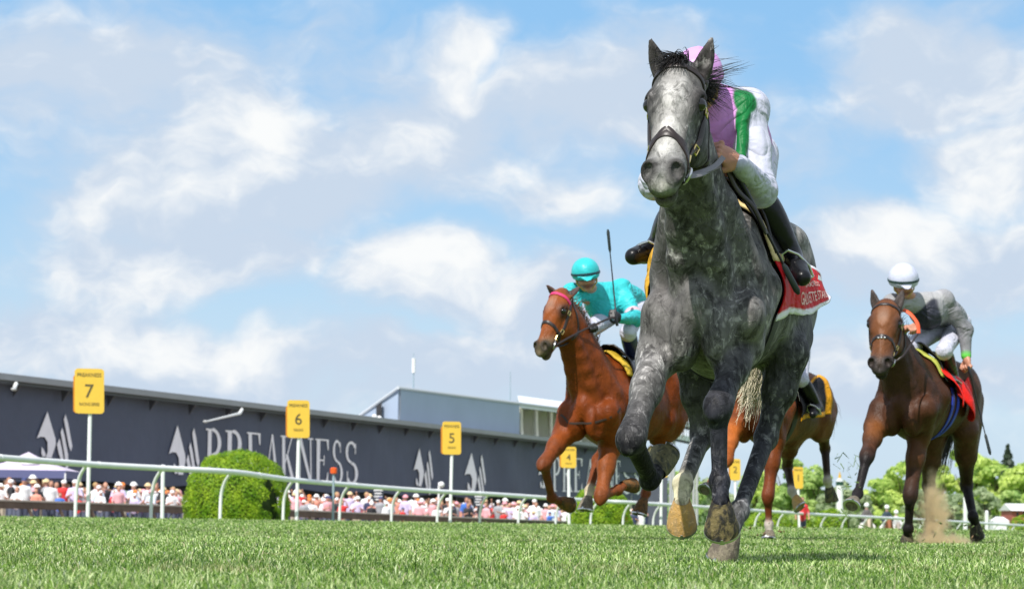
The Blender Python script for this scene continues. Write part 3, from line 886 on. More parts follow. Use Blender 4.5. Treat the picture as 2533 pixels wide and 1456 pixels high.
    for q in 'LR':
        cap = k.get('cap', k.get('sleeve', J)); sl_ = k.get('sleeve', J)
        a, b, c_ = g['sh'+q], g['el'+q], g['wr'+q]
        s.ell(a + nrm(a - g['chest'])*.01, .086*bz, None, .04, col=cap)
        s.cone(a, a + (b-a)*.5, .078*bz, .072*bz, .03, col=sl_); s.cone(a + (b-a)*.5, b, .072*bz, .060*bz, .03, col=sl_)
        s.cone(b, c_, .063*bz, .040, .035, col=sl_)
        bl = b + (b - (a + c_)/2) * .08 + np.array([0, 0, -.006])
        s.ell(bl, .056*bz, None, .04, col=sl_)
        if 'armband' in k: s.ell(a + (b-a)*.86, .070*bz, None, .01, col=k['armband'], sharp=.5)
        if 'cuff' in k: s.cone(c_ - nrm(c_-b)*.03, c_, .043, .043, .008, col=k['cuff'], sharp=.5)
    for (pa, pb, pr, pc) in S.get('patches', []): s.cone(pa, pb, pr, pr, .03, col=pc, sharp=.6)
    V, Q, cc = s.mesh(res, J, .0022)
    r_ = np.random.default_rng(4)
    mesh_obj('silks', V, Q, S.get('silk_mat') or cloth_mat('silks_cloth'), root, base, colors=cc)
    # breeches
    s = SDF()
    s.ell(g['pelvis'], .135*bz, None, .05)
    for q in 'LR':
        hp = g['pelvis'] + (lat if q == 'L' else -lat) * .085
        s.cone(hp, g['kn'+q], .105*bz, .064*bz, .05); s.cone(g['kn'+q], g['kn'+q] + (g['an'+q]-g['kn'+q])*.35, .062*bz, .052, .04)
    V, Q, cc = s.mesh(res * 1.1, (1, 1, 1))
    mesh_obj('breeches', V, Q, cloth_mat('breeches_' + S.get('breech_name', 'white'), k.get('breeches', (.52, .52, .62)), .55, .6, 8), root, base)
    for q in 'LR':
        s = SDF(); kn, an, to = g['kn'+q], g['an'+q], g['to'+q]
        s.chain([kn + (an-kn)*.08, kn + (an-kn)*.45, an], [.063, .062, .045], .02)
        s.cone(an, an + (to-an)*.55, .043, .042, .03); s.cone(an + (to-an)*.5, to, .046, .037, .02)
        hl_ = an - (to-an)*.22 + nrm(an-kn)*.02; s.cone(an, hl_, .038, .034, .02)
        V, Q, cc = s.mesh(res * 1.1, (0, 0, 0))
        mesh_obj('boot', V, Q, mat('boot_leather', (.006, .006, .008), .3, spec=.3, bump=.35, bscale=14, bdist=.012) if not S.get('boot_blue') else mat('boot_blue', (.012, .016, .10), .3, spec=.5), root, base)
        m = MB(); tp = an + (to-an)*.62 ; w_ = nrm(np.cross(to-an, [0, 0, 1.0])); dn = nrm(an-kn)
        m.tube([tp - w_*.05 + dn*.035, tp - w_*.058 - dn*.02, tp - w_*.035 - dn*.075, tp - dn*.095, tp + w_*.035 - dn*.075, tp + w_*.058 - dn*.02, tp + w_*.05 + dn*.035, tp - w_*.05 + dn*.035], .0065, 8)
        m.build('stirrup', M_STEEL(), root, base, True)
    # helmet with its silk cover
    s = SDF(); hm = S.get('helm', 1.0)
    s.ell(Hp(0, -.005, .038), np.array((.105, .128, .108))*hm, RHd, .01)
    s.ell(Hp(0, -.01, -.30), np.array((.40, .40, .30))*1.0, RHd, .012, '-')
    s.cone(Hp(-.055, .105, .016), Hp(.055, .105, .016), .022, .022, .02, flat=(up, .35)); s.cone(Hp(0, .09, .02), Hp(0, .165, .000), .07, .035, .015, flat=(up, .16))
    s.ell(Hp(0, -.005, .146), (.013, .013, .008), RHd, .008)
    V, Q, cc = s.mesh(min(res, .006), (1, 1, 1))
    h = mesh_obj('helmet', V, Q, cloth_mat('helmet_' + S['helm_name'], k['helmet'], .35, .12, 8), root, base)
    m = MB(); rg = np.linspace(0, 2*PI, 40)
    pts = [Hp(.106*hm*math.sin(a), -.005 + .129*hm*math.cos(a), .030 + .006*math.cos(a)) for a in rg]
    ribbon(m, pts, [nrm(sd*math.sin(a) + fc*math.cos(a)) for a in rg], .020, .004)
    m.build('helmet_band', mat('helmet_band_' + S['helm_name'], k.get('band', (.01, .02, .03)), .5), h, base, True)
    # goggles
    if S.get('goggles', True):
        m = MB(); A = np.linspace(-1.0, 1.0, 15)
        ribbon(m, [Hp(.086*math.sin(a), .006 + .098*math.cos(a), .004) for a in A], [nrm(sd*math.sin(a) + fc*math.cos(a)) for a in A], .042, .007)
        m.build('goggles', mat('goggle_lens', (.012, .012, .016), .12, spec=.7), root, base, True)
    m = MB()
    for q in (1, -1): m.tube([Hp(q*.088, .02, .0), Hp(q*.082, .03, -.05), Hp(q*.03, .055, -.105), Hp(0, .062, -.112)], .007, 8)
    m.build('chin_strap', mat('strap_gold', (.50, .34, .06), .5), root, base, True)
    return root
def whip(a, b, label, grip=.16, r=.007, flap=True, c=(.008, .009, .012)):
    a, b = np.asarray(a, float), np.asarray(b, float); d = nrm(b - a); L = np.linalg.norm(b - a)
    base = a
    root = thing('riding_whip', base, label, 'whip')
    m = MB(); m.tube([a, a + d*.01, a + d*grip, a + d*(grip+.005), a + d*L*.78], [r*1.35, r*1.6, r*1.4, r*.85, r*.6], 10); m.build('shaft', mat('whip_shaft', c, .35), root, base, True)
    m = MB(); m.tube([a + d*L*.76, a + d*L*.79, a + d*L*.97, b], [r*.7, r*1.5, r*1.7, r*.8], 10); m.build('popper', mat('whip_popper', (.012, .02, .022), .5), root, base, True)
    return root
# ------------------------------------------------------------------ ground
def zg(Y):
    Y = np.asarray(Y, float)
    t = np.clip((Y - 24) / 18, 0, 1); rise = .05 * t * t * (3 - 2 * t)
    f = np.maximum(Y - 46, 0)
    fall = np.where(f < 8, f * f / 16, f - 4) * .0122
    return np.maximum(rise - fall, -1.9)
def on(x, Y, dz=0.0):
    """ground point below photo column x at distance Y"""
    p = at(x, 1280, Y); return np.array([p[0], Y, float(zg(Y)) + dz])
def turf_mat():
    m = bpy.data.materials.new('turf'); m.use_nodes = True
    nt = NT(m.node_tree); p = m.node_tree.nodes['Principled BSDF']
    o = nt.new('ShaderNodeTexCoord').outputs['Object']
    n1 = nt.noise(nt.map(o, scale=(1, .35, 1)), 1.1, 5, .6); n2 = nt.noise(o, 60, 4, .7); n3 = nt.noise(nt.map(o, scale=(1, .2, 1)), .25, 3, .5)
    c = nt.mix(nt.ramp(n1, .35, .65), (.105, .195, .030), (.165, .265, .055))
    c = nt.mix(nt.math('MULTIPLY', nt.ramp(n2, .5, .75), .6), c, (.26, .36, .17))
    c = nt.mix(nt.math('MULTIPLY', nt.ramp(n3, .5, .7), .35), c, (.25, .29, .13))
    nt.put(p.inputs['Base Color'], c); nt.put(p.inputs['Roughness'], .85); nt.put(p.inputs['Specular IOR Level'], .2)
    nt.put(p.inputs['Normal'], nt.bump(n2, .8, .03))
    return m
ys = np.concatenate([np.linspace(-30, 24, 10), np.linspace(25, 80, 56), np.linspace(85, 220, 28), np.array([300, 500, 900, 1600, 3000, 5000])])
xs = np.array([-3000, -900, -300, -120, -50, -20, -8, 0, 8, 20, 50, 120, 300, 900, 3000.0])
Xg, Yg = np.meshgrid(xs, ys, indexing='ij')
idx = np.arange(Xg.size).reshape(Xg.shape)
tag(mesh_obj('ground', np.stack([Xg.ravel(), Yg.ravel(), zg(Yg).ravel()], 1), np.stack([idx[:-1, :-1], idx[1:, :-1], idx[1:, 1:], idx[:-1, 1:]], -1).reshape(-1, 4), turf_mat()), kind='structure')

# ------------------------------------------------------------------ turf blades
def grass():
    N = 620000
    u = rng.random(N); d = (5.6 ** -.25 + u * (54.0 ** -.25 - 5.6 ** -.25)) ** -4.0
    half = d * (1266 / FPX) + .8
    x = rng.uniform(-1, 1, N) * half; y = d
    # tufts: a slow density field moves and thins the blades
    f = np.sin(x * 3.1 + 1.3 * np.sin(y * 1.7)) * np.sin(y * 2.3 + 1.1 * np.sin(x * 2.1)) + .6 * np.sin(x * 9 + y * 5) * np.sin(y * 7 - x * 3)
    h = np.clip(rng.gamma(4, .0034, N), .006, .05) * (1 + .28 * f) * (1 + np.clip(d - 12, 0, 30) * .006)
    w = .0013 * (d / 8) ** .75 * rng.uniform(.7, 1.5, N)
    a = rng.uniform(0, 2 * PI, N); lean = h * rng.uniform(.15, 1.1, N); la = rng.uniform(0, 2 * PI, N)
    long_ = rng.random(N) < .012; h[long_] *= 1.7; 
    z0 = zg(y) - .004
    base = np.stack([x, y, z0], 1)
    wd = np.stack([np.cos(a), np.sin(a) * .6, 0 * a], 1) * w[:, None]
    ld = np.stack([np.cos(la), np.sin(la), 0 * la], 1) * lean[:, None]
    up = np.array([0, 0, 1.0])
    V = np.empty((N, 5, 3))
    V[:, 0] = base - wd; V[:, 1] = base + wd
    mid = base + ld * .28 + up * (h * .58)[:, None]
    V[:, 2] = mid - wd * .85; V[:, 3] = mid + wd * .85
    V[:, 4] = base + ld + up * (h * (1 - .18 * (lean / h) ** 2))[:, None]
    i0 = (np.arange(N) * 5)[:, None]
    F = np.concatenate([i0 + np.array([[0, 1, 3]]), i0 + np.array([[0, 3, 2]]), i0 + np.array([[2, 3, 4]])], 1).reshape(-1, 3)
    f2 = np.sin(y * 1.25 + .6 * np.sin(x * .9)) * .6 + np.sin(x * .8 + y * .45 + 2) * .5; patch = np.clip(.5 + .35 * f + .35 * f2, 0, 1)
    g1, g2, g3, g4 = np.array((.072, .165, .012)), np.array((.235, .39, .048)), np.array((.72, .80, .42)), np.array((.60, .54, .32))
    c = g1 + (g2 - g1) * rng.random(N)[:, None]
    pale = rng.random(N) < (.22 + .22 * patch); c[pale] = (g2 + (g3 - g2) * rng.uniform(.3, 1, N)[:, None])[pale]
    c *= (1 + .16 * f2)[:, None]
    wear = np.sin(x * 2.7 + 4) * np.sin(y * 1.9 + x) > .86; c[wear] = c[wear] * .5 + np.array((.30, .27, .12)) * .5
    dk = rng.random(N) < .26; c[dk] = np.array((.028, .085, .008)) * rng.uniform(.7, 1.3, N)[dk][:, None]
    dry = rng.random(N) < .05; c[dry] = g4 * rng.uniform(.6, 1.1, N)[dry][:, None]
    CC = np.repeat(c[:, None], 5, 1); CC[:, 4] *= 1.1
    m = bpy.data.materials.new('grass_blades'); m.use_nodes = True
    nt = NT(m.node_tree); p = m.node_tree.nodes['Principled BSDF']
    an = nt.new('ShaderNodeAttribute'); an.attribute_name = 'col'
    nt.put(p.inputs['Base Color'], an.outputs['Color']); nt.put(p.inputs['Roughness'], .38); nt.put(p.inputs['Specular IOR Level'], .6)
    tr = nt.new('ShaderNodeBsdfTranslucent'); nt.put(tr.inputs[0], nt.vmath('SCALE', an.outputs['Color'], scale=1.3))
    mx = nt.new('ShaderNodeMixShader'); nt.put(mx.inputs[0], .3); nt.l.new(p.outputs[0], mx.inputs[1]); nt.l.new(tr.outputs[0], mx.inputs[2])
    nt.l.new(mx.outputs[0], m.node_tree.nodes['Material Output'].inputs[0])
    o = mesh_obj('grass', V.reshape(-1, 3), F, m, colors=CC.reshape(-1, 3), smooth=False)
    tag(o, 'short thick green turf with pale tips in the foreground', 'grass', kind='stuff')
grass()

# ------------------------------------------------------------------ running rail with goose-neck posts
WHITE = mat('white_paint', (.78, .79, .80), .35, var=.08, vscale=3, coat=.2)
RAILPX = [(-160, 1120), (0, 1131), (217, 1147), (400, 1157), (580, 1167), (735, 1187), (990, 1208), (1115, 1216), (1215, 1221), (1480, 1238), (1600, 1244), (2000, 1270), (2140, 1277), (2330, 1287), (2532, 1299), (2700, 1308)]
HOR = lambda x: 1277 + (x - 1266) * math.tan(ROLL)
def rail_Y(y_above):                       # distance at which a rail 1.1 m over the turf shows so high above the horizon
    lo_, hi_ = 30.0, 170.0
    for _ in range(50):
        m_ = (lo_ + hi_) / 2
        v = (1.1 + float(zg(m_)) - CAM_H) * FPX / m_
        lo_, hi_ = (m_, hi_) if v > y_above else (lo_, m_)
    return lo_
RAILPTS = [at(x, y, rail_Y(HOR(x) - y)) for x, y in RAILPX]
RXY = spline(RAILPTS, 120)
def rail_at(x):
    """rail point under photo column x"""
    for a, b in zip(RXY[:-1], RXY[1:]):
        xa, xb = (1266 + FPX * q[0] / q[1] for q in (a, b))
        if xa <= x <= xb: return a + (b - a) * (x - xa) / (xb - xa)
    return RXY[-1] if x > 0 else RXY[0]
rail = thing('running_rail', (RXY[0][0], RXY[0][1], float(zg(RXY[0][1]))), 'long white running rail on bent posts curving along the edge of the turf course', 'rail')
def orgof(o): return np.array(o.location)
m = MB(); m.tube(RXY, .062, 14); m.build('top_rail', WHITE, rail, orgof(rail), True)
px_posts = [-20, 205, 392, 563, 718, 857, 985, 1098, 1203, 1298, 1390, 1476, 1556, 1630, 1698, 1762, 1822, 1880, 1936, 1990, 2042, 2094, 2144, 2192, 2238, 2284, 2330, 2376, 2420, 2464, 2508]
for x in px_posts:
    p = rail_at(x + 18 * 48 / max(48, rail_at(x)[1])); b = np.array([p[0] - .24, p[1] + .30, float(zg(p[1]))])
    m = MB(); m.tube(spline([b - [0, 0, .1], b + [0, 0, .30], b + [.015, -.01, .62], b + [.10, -.12, .88], [p[0], p[1], p[2] - .03]], 14), .036, 10)
    m.build('post', WHITE, rail, orgof(rail), True)
for k in range(8, 118, 9):
    m = MB(); m.tube([RXY[k] - (RXY[k+1]-RXY[k])*.08, RXY[k] + (RXY[k+1]-RXY[k])*.08], .068, 14); m.build('rail_joint', WHITE, rail, orgof(rail), True)

# ------------------------------------------------------------------ distance boards
SIGNY, SIGNO, INK = mat('sign_yellow', (.74, .47, .055), .45, var=.05, vscale=8), mat('sign_orange', (.62, .24, .01), .5), mat('sign_ink', (.09, .075, .03), .6)
def sign(cx, y0, y1, w, bx, Y, num, low, label):
    Y = rail_at(bx)[1] + .6; b = on(bx, Y); root = thing('distance_sign', b, label, 'sign', 'yellow distance signs along the rail')
    s_ = Y / FPX
    top, bot = at(cx, y0, Y), at(cx, y1, Y); Wd = w * s_; Hh = (y1 - y0) * s_; c = (top + bot) / 2
    m = MB(); m.tube([b - [0, 0, .1], [bot[0], bot[1] + .08, bot[2] + .06 * Hh]], .040 * (1 + (Y - 48) * .006), 10); m.build('pole', WHITE, root, b, True)
    ez = nrm(top - bot); ex = np.array([math.cos(.12), math.sin(.12), 0.0]); ey = np.cross(ez, ex)
    def rr(W_, H_, r=.07, n=5):
        P = []
        for (sx, sy, a0) in ((1, 1, 0), (-1, 1, 90), (-1, -1, 180), (1, -1, 270)):
            for k in range(n + 1):
                a = math.radians(a0 + 90 * k / n); P.append((sx * (W_/2 - r) + r * math.cos(a), sy * (H_/2 - r) + r * math.sin(a)))
        return P
    m = MB(); m.prism(rr(Wd, Hh), c, ex, ez, ey * .05); pn = m.build('panel', SIGNY, root, b)
    ex2 = np.array([math.cos(-.35), math.sin(-.35), 0.0])
    m = MB(); m.prism(rr(Wd, Hh * .86), c + ey * .10 - ex * Wd * .055 - ez * Hh * .06, ex, ez, ey * .07); m.build('back_panel', SIGNO, root, b)
    def wr(txt, wid, hei, dz):
        v, f = text_mesh(txt, 1.0, .004); v = v[:, :2] - (v[:, :2].max(0) + v[:, :2].min(0)) / 2; ext = v.max(0) - v.min(0); k = min(wid / ext[0], hei / ext[1]) if hei else wid / ext[0]
        q = np.array([c + ex * a * (wid/ext[0] if len(txt) > 1 else k) + ez * (bb_ * (hei/ext[1] if len(txt) > 1 else k) + dz) - ey * .006 for a, bb_ in v])
        mesh_obj('lettering', q, f, INK, pn, b, smooth=False)
    wr(num, Wd * .4, Hh * .30, 0.0); wr('PREAKNESS', Wd * .82, Hh * .085, Hh * .36)
    if low: wr(low, Wd * (.68 if len(low) > 8 else .42), Hh * .07, -Hh * .29)
for a in [(221, 911, 1022, 72, 217, 48.7, '7', 'RACING SERIES', 'tall yellow distance sign marked 7 at the left'), (738, 989, 1082, 55, 733, 58.8, '6', 'FURLONG', 'yellow distance sign marked 6 rising behind the round bush'), (1117, 1042, 1123, 46, 1113, 69.0, '5', 'FURLONG', 'yellow distance sign marked 5 standing right of the big bush'),
          (1406, 1104, 1156, 38, 1408, 76.8, '4', 'FURLONG', 'yellow distance sign marked 4 seen under the chestnut horse'), (1636, 1140, 1179, 32, 1634, 84.0, '3', '', 'small yellow distance sign marked 3 behind the raised hoof of the grey'), (1818, 1134, 1187, 26, 1822, 91.0, '2', '', 'narrow yellow distance sign marked 2 seen between the legs of the grey'), (1974, 1154, 1207, 24, 1978, 98.0, '1', '', 'yellow distance sign marked 1 under the half hidden chestnut horse')]: sign(*a)

# ------------------------------------------------------------------ foliage
def leaf_mat(name, base, var=.5, trans=.35):
    if name in MATS: return MATS[name]
    m = bpy.data.materials.new(name); m.use_nodes = True
    nt = NT(m.node_tree); p = m.node_tree.nodes['Principled BSDF']
    an = nt.new('ShaderNodeAttribute'); an.attribute_name = 'col'
    nt.put(p.inputs['Base Color'], an.outputs['Color']); nt.put(p.inputs['Roughness'], .5); nt.put(p.inputs['Specular IOR Level'], .3)
    tr = nt.new('ShaderNodeBsdfTranslucent'); nt.put(tr.inputs[0], an.outputs['Color'])
    mx = nt.new('ShaderNodeMixShader'); nt.put(mx.inputs[0], trans); nt.l.new(p.outputs[0], mx.inputs[1]); nt.l.new(tr.outputs[0], mx.inputs[2])
    nt.l.new(mx.outputs[0], m.node_tree.nodes['Material Output'].inputs[0])
    MATS[name] = m
    return m
def leaves(name, pts, nrmv, size, cols, material, parent, org, r, asp=.6):
    n = len(pts)
    nn = nrmv / (np.linalg.norm(nrmv, axis=1)[:, None] + 1e-9) + r.normal(0, .38, (n, 3)); nn /= np.linalg.norm(nn, axis=1)[:, None] + 1e-9
    t = np.cross(nn, r.normal(0, 1, (n, 3))); t /= np.linalg.norm(t, axis=1)[:, None] + 1e-9
    b = np.cross(nn, t); s_ = size * r.uniform(.6, 1.4, n)
    V = np.empty((n, 4, 3)); V[:, 0] = pts - t * s_[:, None]; V[:, 2] = pts + t * s_[:, None]; V[:, 1] = pts + b * (s_ * asp)[:, None] + nn * (s_*.2)[:, None]; V[:, 3] = pts - b * (s_ * asp)[:, None] + nn * (s_*.2)[:, None]
    return mesh_obj(name, V.reshape(-1, 3), np.arange(n * 4).reshape(-1, 4), material, parent, org, smooth=False, colors=np.repeat(cols, 4, 0))
def topiary(x0, x1, ytop, Y, label, seed, n, lean=.0, gap=None):
    r = np.random.default_rng(seed); b = on((x0 + x1) / 2, Y); root = thing('clipped_bush', b, label, 'bush', 'clipped bushes behind the rail')
    A = (x1 - x0) / 2 * Y / FPX; top = at((x0+x1)/2, ytop, Y)[2]; Hh = top - b[2]
    th, ph = r.uniform(0, 2*PI, n), np.arcsin(r.uniform(-.25, 1, n))
    d = np.stack([np.cos(th)*np.cos(ph), np.sin(th)*np.cos(ph), np.sin(ph)], 1)
    e = 2.4
    rad = 1 / (np.abs(d[:, 0])**e + np.abs(d[:, 1])**e + np.abs(d[:, 2])**e) ** (1/e)
    lump = 1 + .03*np.sin(d[:, 0]*9 + 1)*np.sin(d[:, 1]*8) + .025*np.sin(d[:, 2]*14 + d[:, 0]*7)
    q = d * (rad * lump * r.uniform(.90, 1.01, n))[:, None]
    if gap is not None:
        keep = np.linalg.norm((q - np.array(gap[0])) / np.array(gap[1]), axis=1) > 1.0 + .8*np.sin(q[:, 2]*17)*np.sin(q[:, 0]*13) - .5*r.random(n)**2; q = q[keep]; d = d[keep]; n = len(q)
    P_ = b + q * np.array([A, A * .9, Hh * .80]) + np.array([0, 0, Hh * .20]); P_[:, 2] = np.maximum(P_[:, 2], b[2] + .02); P_[:, 0] -= lean * (P_[:, 2] - b[2])*np.sign(lean+1e-9)*0
    cl = np.sin(q[:, 0]*11 + seed)*np.sin(q[:, 1]*9)*np.sin(q[:, 2]*10 + 2)
    c = np.array((.13, .29, .010)) + np.clip(.5 + .6*cl + r.normal(0, .25, n), 0, 1.2)[:, None] * np.array((.24, .24, .02))
    leaves('foliage', P_, d, .024 * max(1, Y / 70), c, leaf_mat('hedge_leaf', None), root, b, r)
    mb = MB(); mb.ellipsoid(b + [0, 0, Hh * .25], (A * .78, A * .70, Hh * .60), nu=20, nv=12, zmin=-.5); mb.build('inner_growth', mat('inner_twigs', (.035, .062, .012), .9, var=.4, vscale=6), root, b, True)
    mb = MB(); mb.tube([b - [0, 0, .1], b + [0, 0, Hh * .3]], [.09, .06], 8); mb.build('trunk', mat('bark', (.10, .075, .05), .9, var=.4, bump=.6, bscale=12, bdist=.03), root, b, True)
topiary(456, 714, 1116, rail_at(730)[1] + 2.2, 'big rounded clipped bush behind the rail, left of the number 5 sign', 1, 34000, gap=((.72, -.72, .16), (.13, .30, .40)))
topiary(1404, 1562, 1203, rail_at(1575)[1] + 2.5, 'rounded clipped bush seen below the chestnut horse', 2, 18000)
topiary(1838, 1960, 1264, rail_at(1970)[1] + 3, 'low clipped bush behind the rail below sign 1', 3, 4000)
topiary(2010, 2098, 1258, rail_at(2110)[1] + 3, 'low yellowish bush behind the rail left of the bay horse', 4, 4000)
topiary(2488, 2570, 1274, 150.0, 'low yellowish bush at the right edge in front of the red barn', 5, 3000)
topiary(1960, 2010, 1272, rail_at(2030)[1] + 5, 'small dark bush behind the rail beside the red and blue figure', 6, 2500)

def tree(cx, ytop, w, Y, label, seed, col=((.05, .115, .02), (.16, .25, .035)), n=2600, conifer=False, group='trees beyond the course'):
    r = np.random.default_rng(seed); b = on(cx, Y); root = thing('conifer_tree' if conifer else 'broadleaf_tree', b, label, 'tree', group)
    top = at(cx, ytop, Y)[2]; Hh = top - b[2]; R_ = w / 2 * Y / FPX
    if conifer:
        t = r.random(n) ** .7; z = Hh * (.15 + .85 * (1 - t) ) ; rad = R_ * (1 - (z - .15*Hh) / (.85*Hh)) * (.55 + .45*np.sin(z*3.2)**2); a = r.uniform(0, 2*PI, n); k = np.sqrt(r.random(n))
        P_ = np.stack([np.cos(a)*rad*k, np.sin(a)*rad*k, z - .15*rad*k], 1); d = np.stack([np.cos(a), np.sin(a), .3 + 0*a], 1); shade = r.random(n)
    else:
        K = 34; cz = r.uniform(.10, .86, K); ca = r.uniform(0, 2*PI, K); cr = np.sqrt(r.random(K)) * np.sqrt(np.clip(1 - ((cz - .5) / .5) ** 2, .1, 1)) * .78
        cen = np.stack([np.cos(ca)*cr*R_, np.sin(ca)*cr*R_, cz*Hh], 1); rr_ = r.uniform(.22, .40, K) * R_ * 1.1
        cen[:, 2] = np.minimum(cen[:, 2], Hh - rr_ * .8)
        i = r.integers(0, K, n); d = r.normal(0, 1, (n, 3)); d /= np.linalg.norm(d, axis=1)[:, None]; d[:, 2] = np.where(d[:, 2] < -.35, -d[:, 2], d[:, 2])
        P_ = cen[i] + d * (rr_[i] * r.uniform(.55, 1.08, n) ** .6)[:, None] * np.array([1, 1, .82]); shade = np.clip(.5 + .35*np.sin(i*2.4) + r.normal(0, .22, n), 0, 1)
    c0, c1 = np.array(col[0]), np.array(col[1])
    leaves('crown', b + P_, d, max(R_ * .09, .26), c0 + (c1 - c0) * shade[:, None], leaf_mat('tree_leaf', None, trans=.5), root, b, r, .7)
    mb = MB(); mb.tube([b - [0, 0, .3], b + [0, 0, Hh*.3], b + [.02*Hh, 0, Hh*.6]] + ([b + [0, 0, Hh * .98]] if conifer else []), [.035*Hh, .026*Hh, .012*Hh] + ([.004 * Hh] if conifer else []), 8)
    if not conifer:
        for k in range(5):
            a = k * 1.3 + seed; mb.tube([b + [0, 0, Hh*(.28 + .04*k)], b + [math.cos(a)*R_*.35, math.sin(a)*R_*.35, Hh*(.45 + .05*k)], b + [math.cos(a)*R_*.6, math.sin(a)*R_*.6, Hh*(.6 + .05*k)]], [.014*Hh, .009*Hh, .003*Hh], 6)
    mb.build('trunk', mat('bark'), root, b, True)
LIME, MID, DUSK = ((.36, .54, .12), (.76, .86, .28)), ((.29, .46, .13), (.60, .74, .27)), ((.32, .42, .24), (.54, .62, .38))  # crown greens lightened: distance haze is put into the leaf colours
TR = [(1700, 1158, 100, 420, 'green tree behind the white socked leg of the grey horse', MID), (1772, 1172, 80, 430, 'green tree between the forelegs of the grey horse', DUSK), (1868, 1150, 110, 440, 'leafy tree left of the number 1 sign', LIME), (1948, 1098, 118, 460, 'tall bright tree rising above the number 1 sign', MID), (2020, 1138, 96, 450, 'green tree right of the number 1 sign', MID),
      (2096, 1182, 86, 440, 'low leafy tree behind the small cupola', DUSK), (2166, 1176, 100, 430, 'light green tree behind the leading foreleg of the bay horse', LIME), (2236, 1128, 130, 440, 'tall lime green tree under the chest of the bay horse', LIME), (2318, 1140, 124, 450, 'lime green tree behind the tail of the bay horse', LIME),
      (2398, 1092, 136, 450, 'tallest bright tree behind the rump of the bay horse', LIME), (2462, 1112, 120, 440, 'bright tree in front of the dark conifer', LIME), (2530, 1128, 130, 430, 'light green tree at the right edge of the picture', LIME), (2610, 1110, 150, 440, 'broad tree just past the right edge', MID),
      (2130, 1215, 70, 380, 'dull green bushy tree above the first white cap', DUSK), (2270, 1205, 84, 380, 'dusky small tree between the legs of the bay horse', DUSK), (2350, 1208, 90, 380, 'dusky small tree behind the hind legs of the bay horse', DUSK), (2440, 1200, 80, 380, 'dusky green tree behind the white tent', DUSK), (2500, 1195, 80, 385, 'dusky green tree behind the red barn', MID), (1910, 1215, 80, 380, 'dusky small tree below the number 1 sign', MID), (1820, 1222, 80, 385, 'dusky small tree below the number 2 sign', DUSK), (1990, 1222, 80, 382, 'low green tree left of the cupola', MID), (1690, 1225, 90, 385, 'low green tree right of the number 3 sign', MID), (2050, 1205, 70, 380, 'low dusky tree beside the cupola', DUSK)]
for i, (cx, yt, w, Y, lb, cl) in enumerate(TR): tree(cx, yt, w, Y, lb, 100 + i, cl, 4600 if Y > 400 else 2600)
tree(2492, 1099, 150, 470, 'dark thin conifer standing above the bright trees at the right', 140, ((.05, .085, .055), (.11, .15, .09)), 1500, True)
# a wood further off that reads as one mass
rw = np.random.default_rng(77); n = 9000
xx = rw.uniform(20, 190, n); yy = 640 + rw.uniform(-20, 40, n); hh_ = 9 + 2.5*np.sin(xx*.21) + 1.5*np.sin(xx*.53 + 1); zz = rw.random(n) ** .7 * hh_ - 2
cw = np.array((.10, .19, .07)) + np.clip(rw.random(n) * .7 + .3*np.sin(xx*.4), 0, 1)[:, None] * np.array((.17, .2, .07))
wd_ = leaves('far_wood', np.stack([xx, yy, zz], 1), rw.normal(0, 1, (n, 3)) + np.array([0, -1, .6]), 1.0, cw, leaf_mat('tree_leaf', None), None, (0, 0, 0), rw)
tag(wd_, 'far off belt of green woodland along the horizon', 'wood', kind='stuff')
# ------------------------------------------------------------------ grandstand with its printed banner
Y0, Y1 = 140.0, 241.0
A0, A1 = at(0, 935, Y0), at(1360, 1090, Y1)
wdir = nrm(np.array([A1[0] - A0[0], A1[1] - A0[1], 0])); wn = np.array([wdir[1], -wdir[0], 0.0])      # wn: towards the course
def on_wall(x, y, off=0.0):
    """point of the banner plane seen at photo pixel (x, y)"""
    d = _F + _R * ((x - IW/2) / FPX) + _U * ((IH/2 - y) / FPX)
    t = np.dot((A0 + wn * off) - CAM, wn) / np.dot(d, wn); return CAM + d * t
topz = (A0[2] + A1[2]) / 2
def sw(p): return np.dot(p - A0, wdir)
S0, S1 = sw(on_wall(-170, 930)), sw(on_wall(1606, 1120))
stand = thing('grandstand', A0 + np.array([0, 0, -1.7 - A0[2]]), 'long low grandstand under a grey eave hung with a dark blue printed banner', 'grandstand'); so_ = orgof(stand)
def wp(s, z, off=0.0): 
    p = A0 + wdir * s + wn * off; return np.array([p[0], p[1], z])
# banner: hanging cloth with folds
def foldf(ss, tt): return .10*np.sin(ss*.42 + 1.5*np.sin(ss*.13) + .6*tt) + .05*np.sin(ss*.22 + tt*.9)*np.sin(ss*.95 + tt*2.0) + .05*np.sin(ss*.6 + tt*4)*(1-tt)
def onban(p, off=.06):
    s_ = sw(p); t_ = (p[2] - zb) / (topz - .25 - zb); return A0 + wdir*s_ + wn*(float(foldf(np.float64(s_), np.float64(t_))) - .15 + off) + np.array([0, 0, p[2] - A0[2]])
NS, NZ = 420, 26
zb = float(on_wall(300, 1196)[2])
ss, tt = np.meshgrid(np.linspace(S0, S1, NS), np.linspace(0, 1, NZ), indexing='ij'); ss, tt = ss.ravel(), tt.ravel()
fold = foldf(ss, tt)
zbot = zb - .1*np.sin(ss*.4) 
bp = A0 + wdir * ss[:, None] + wn * (fold - .15)[:, None]; bp[:, 2] = zbot + (topz - .25 - zbot) * tt
ix = np.arange(NS*NZ).reshape(NS, NZ)
BAN = mat('banner_cloth', (.086, .100, .155), .85, var=.14, vscale=.25, bump=.5, bscale=.5, bdist=.25)
ban = mesh_obj('banner', bp, np.stack([ix[:-1, :-1], ix[1:, :-1], ix[1:, 1:], ix[:-1, 1:]], -1).reshape(-1, 4), BAN, stand, so_)
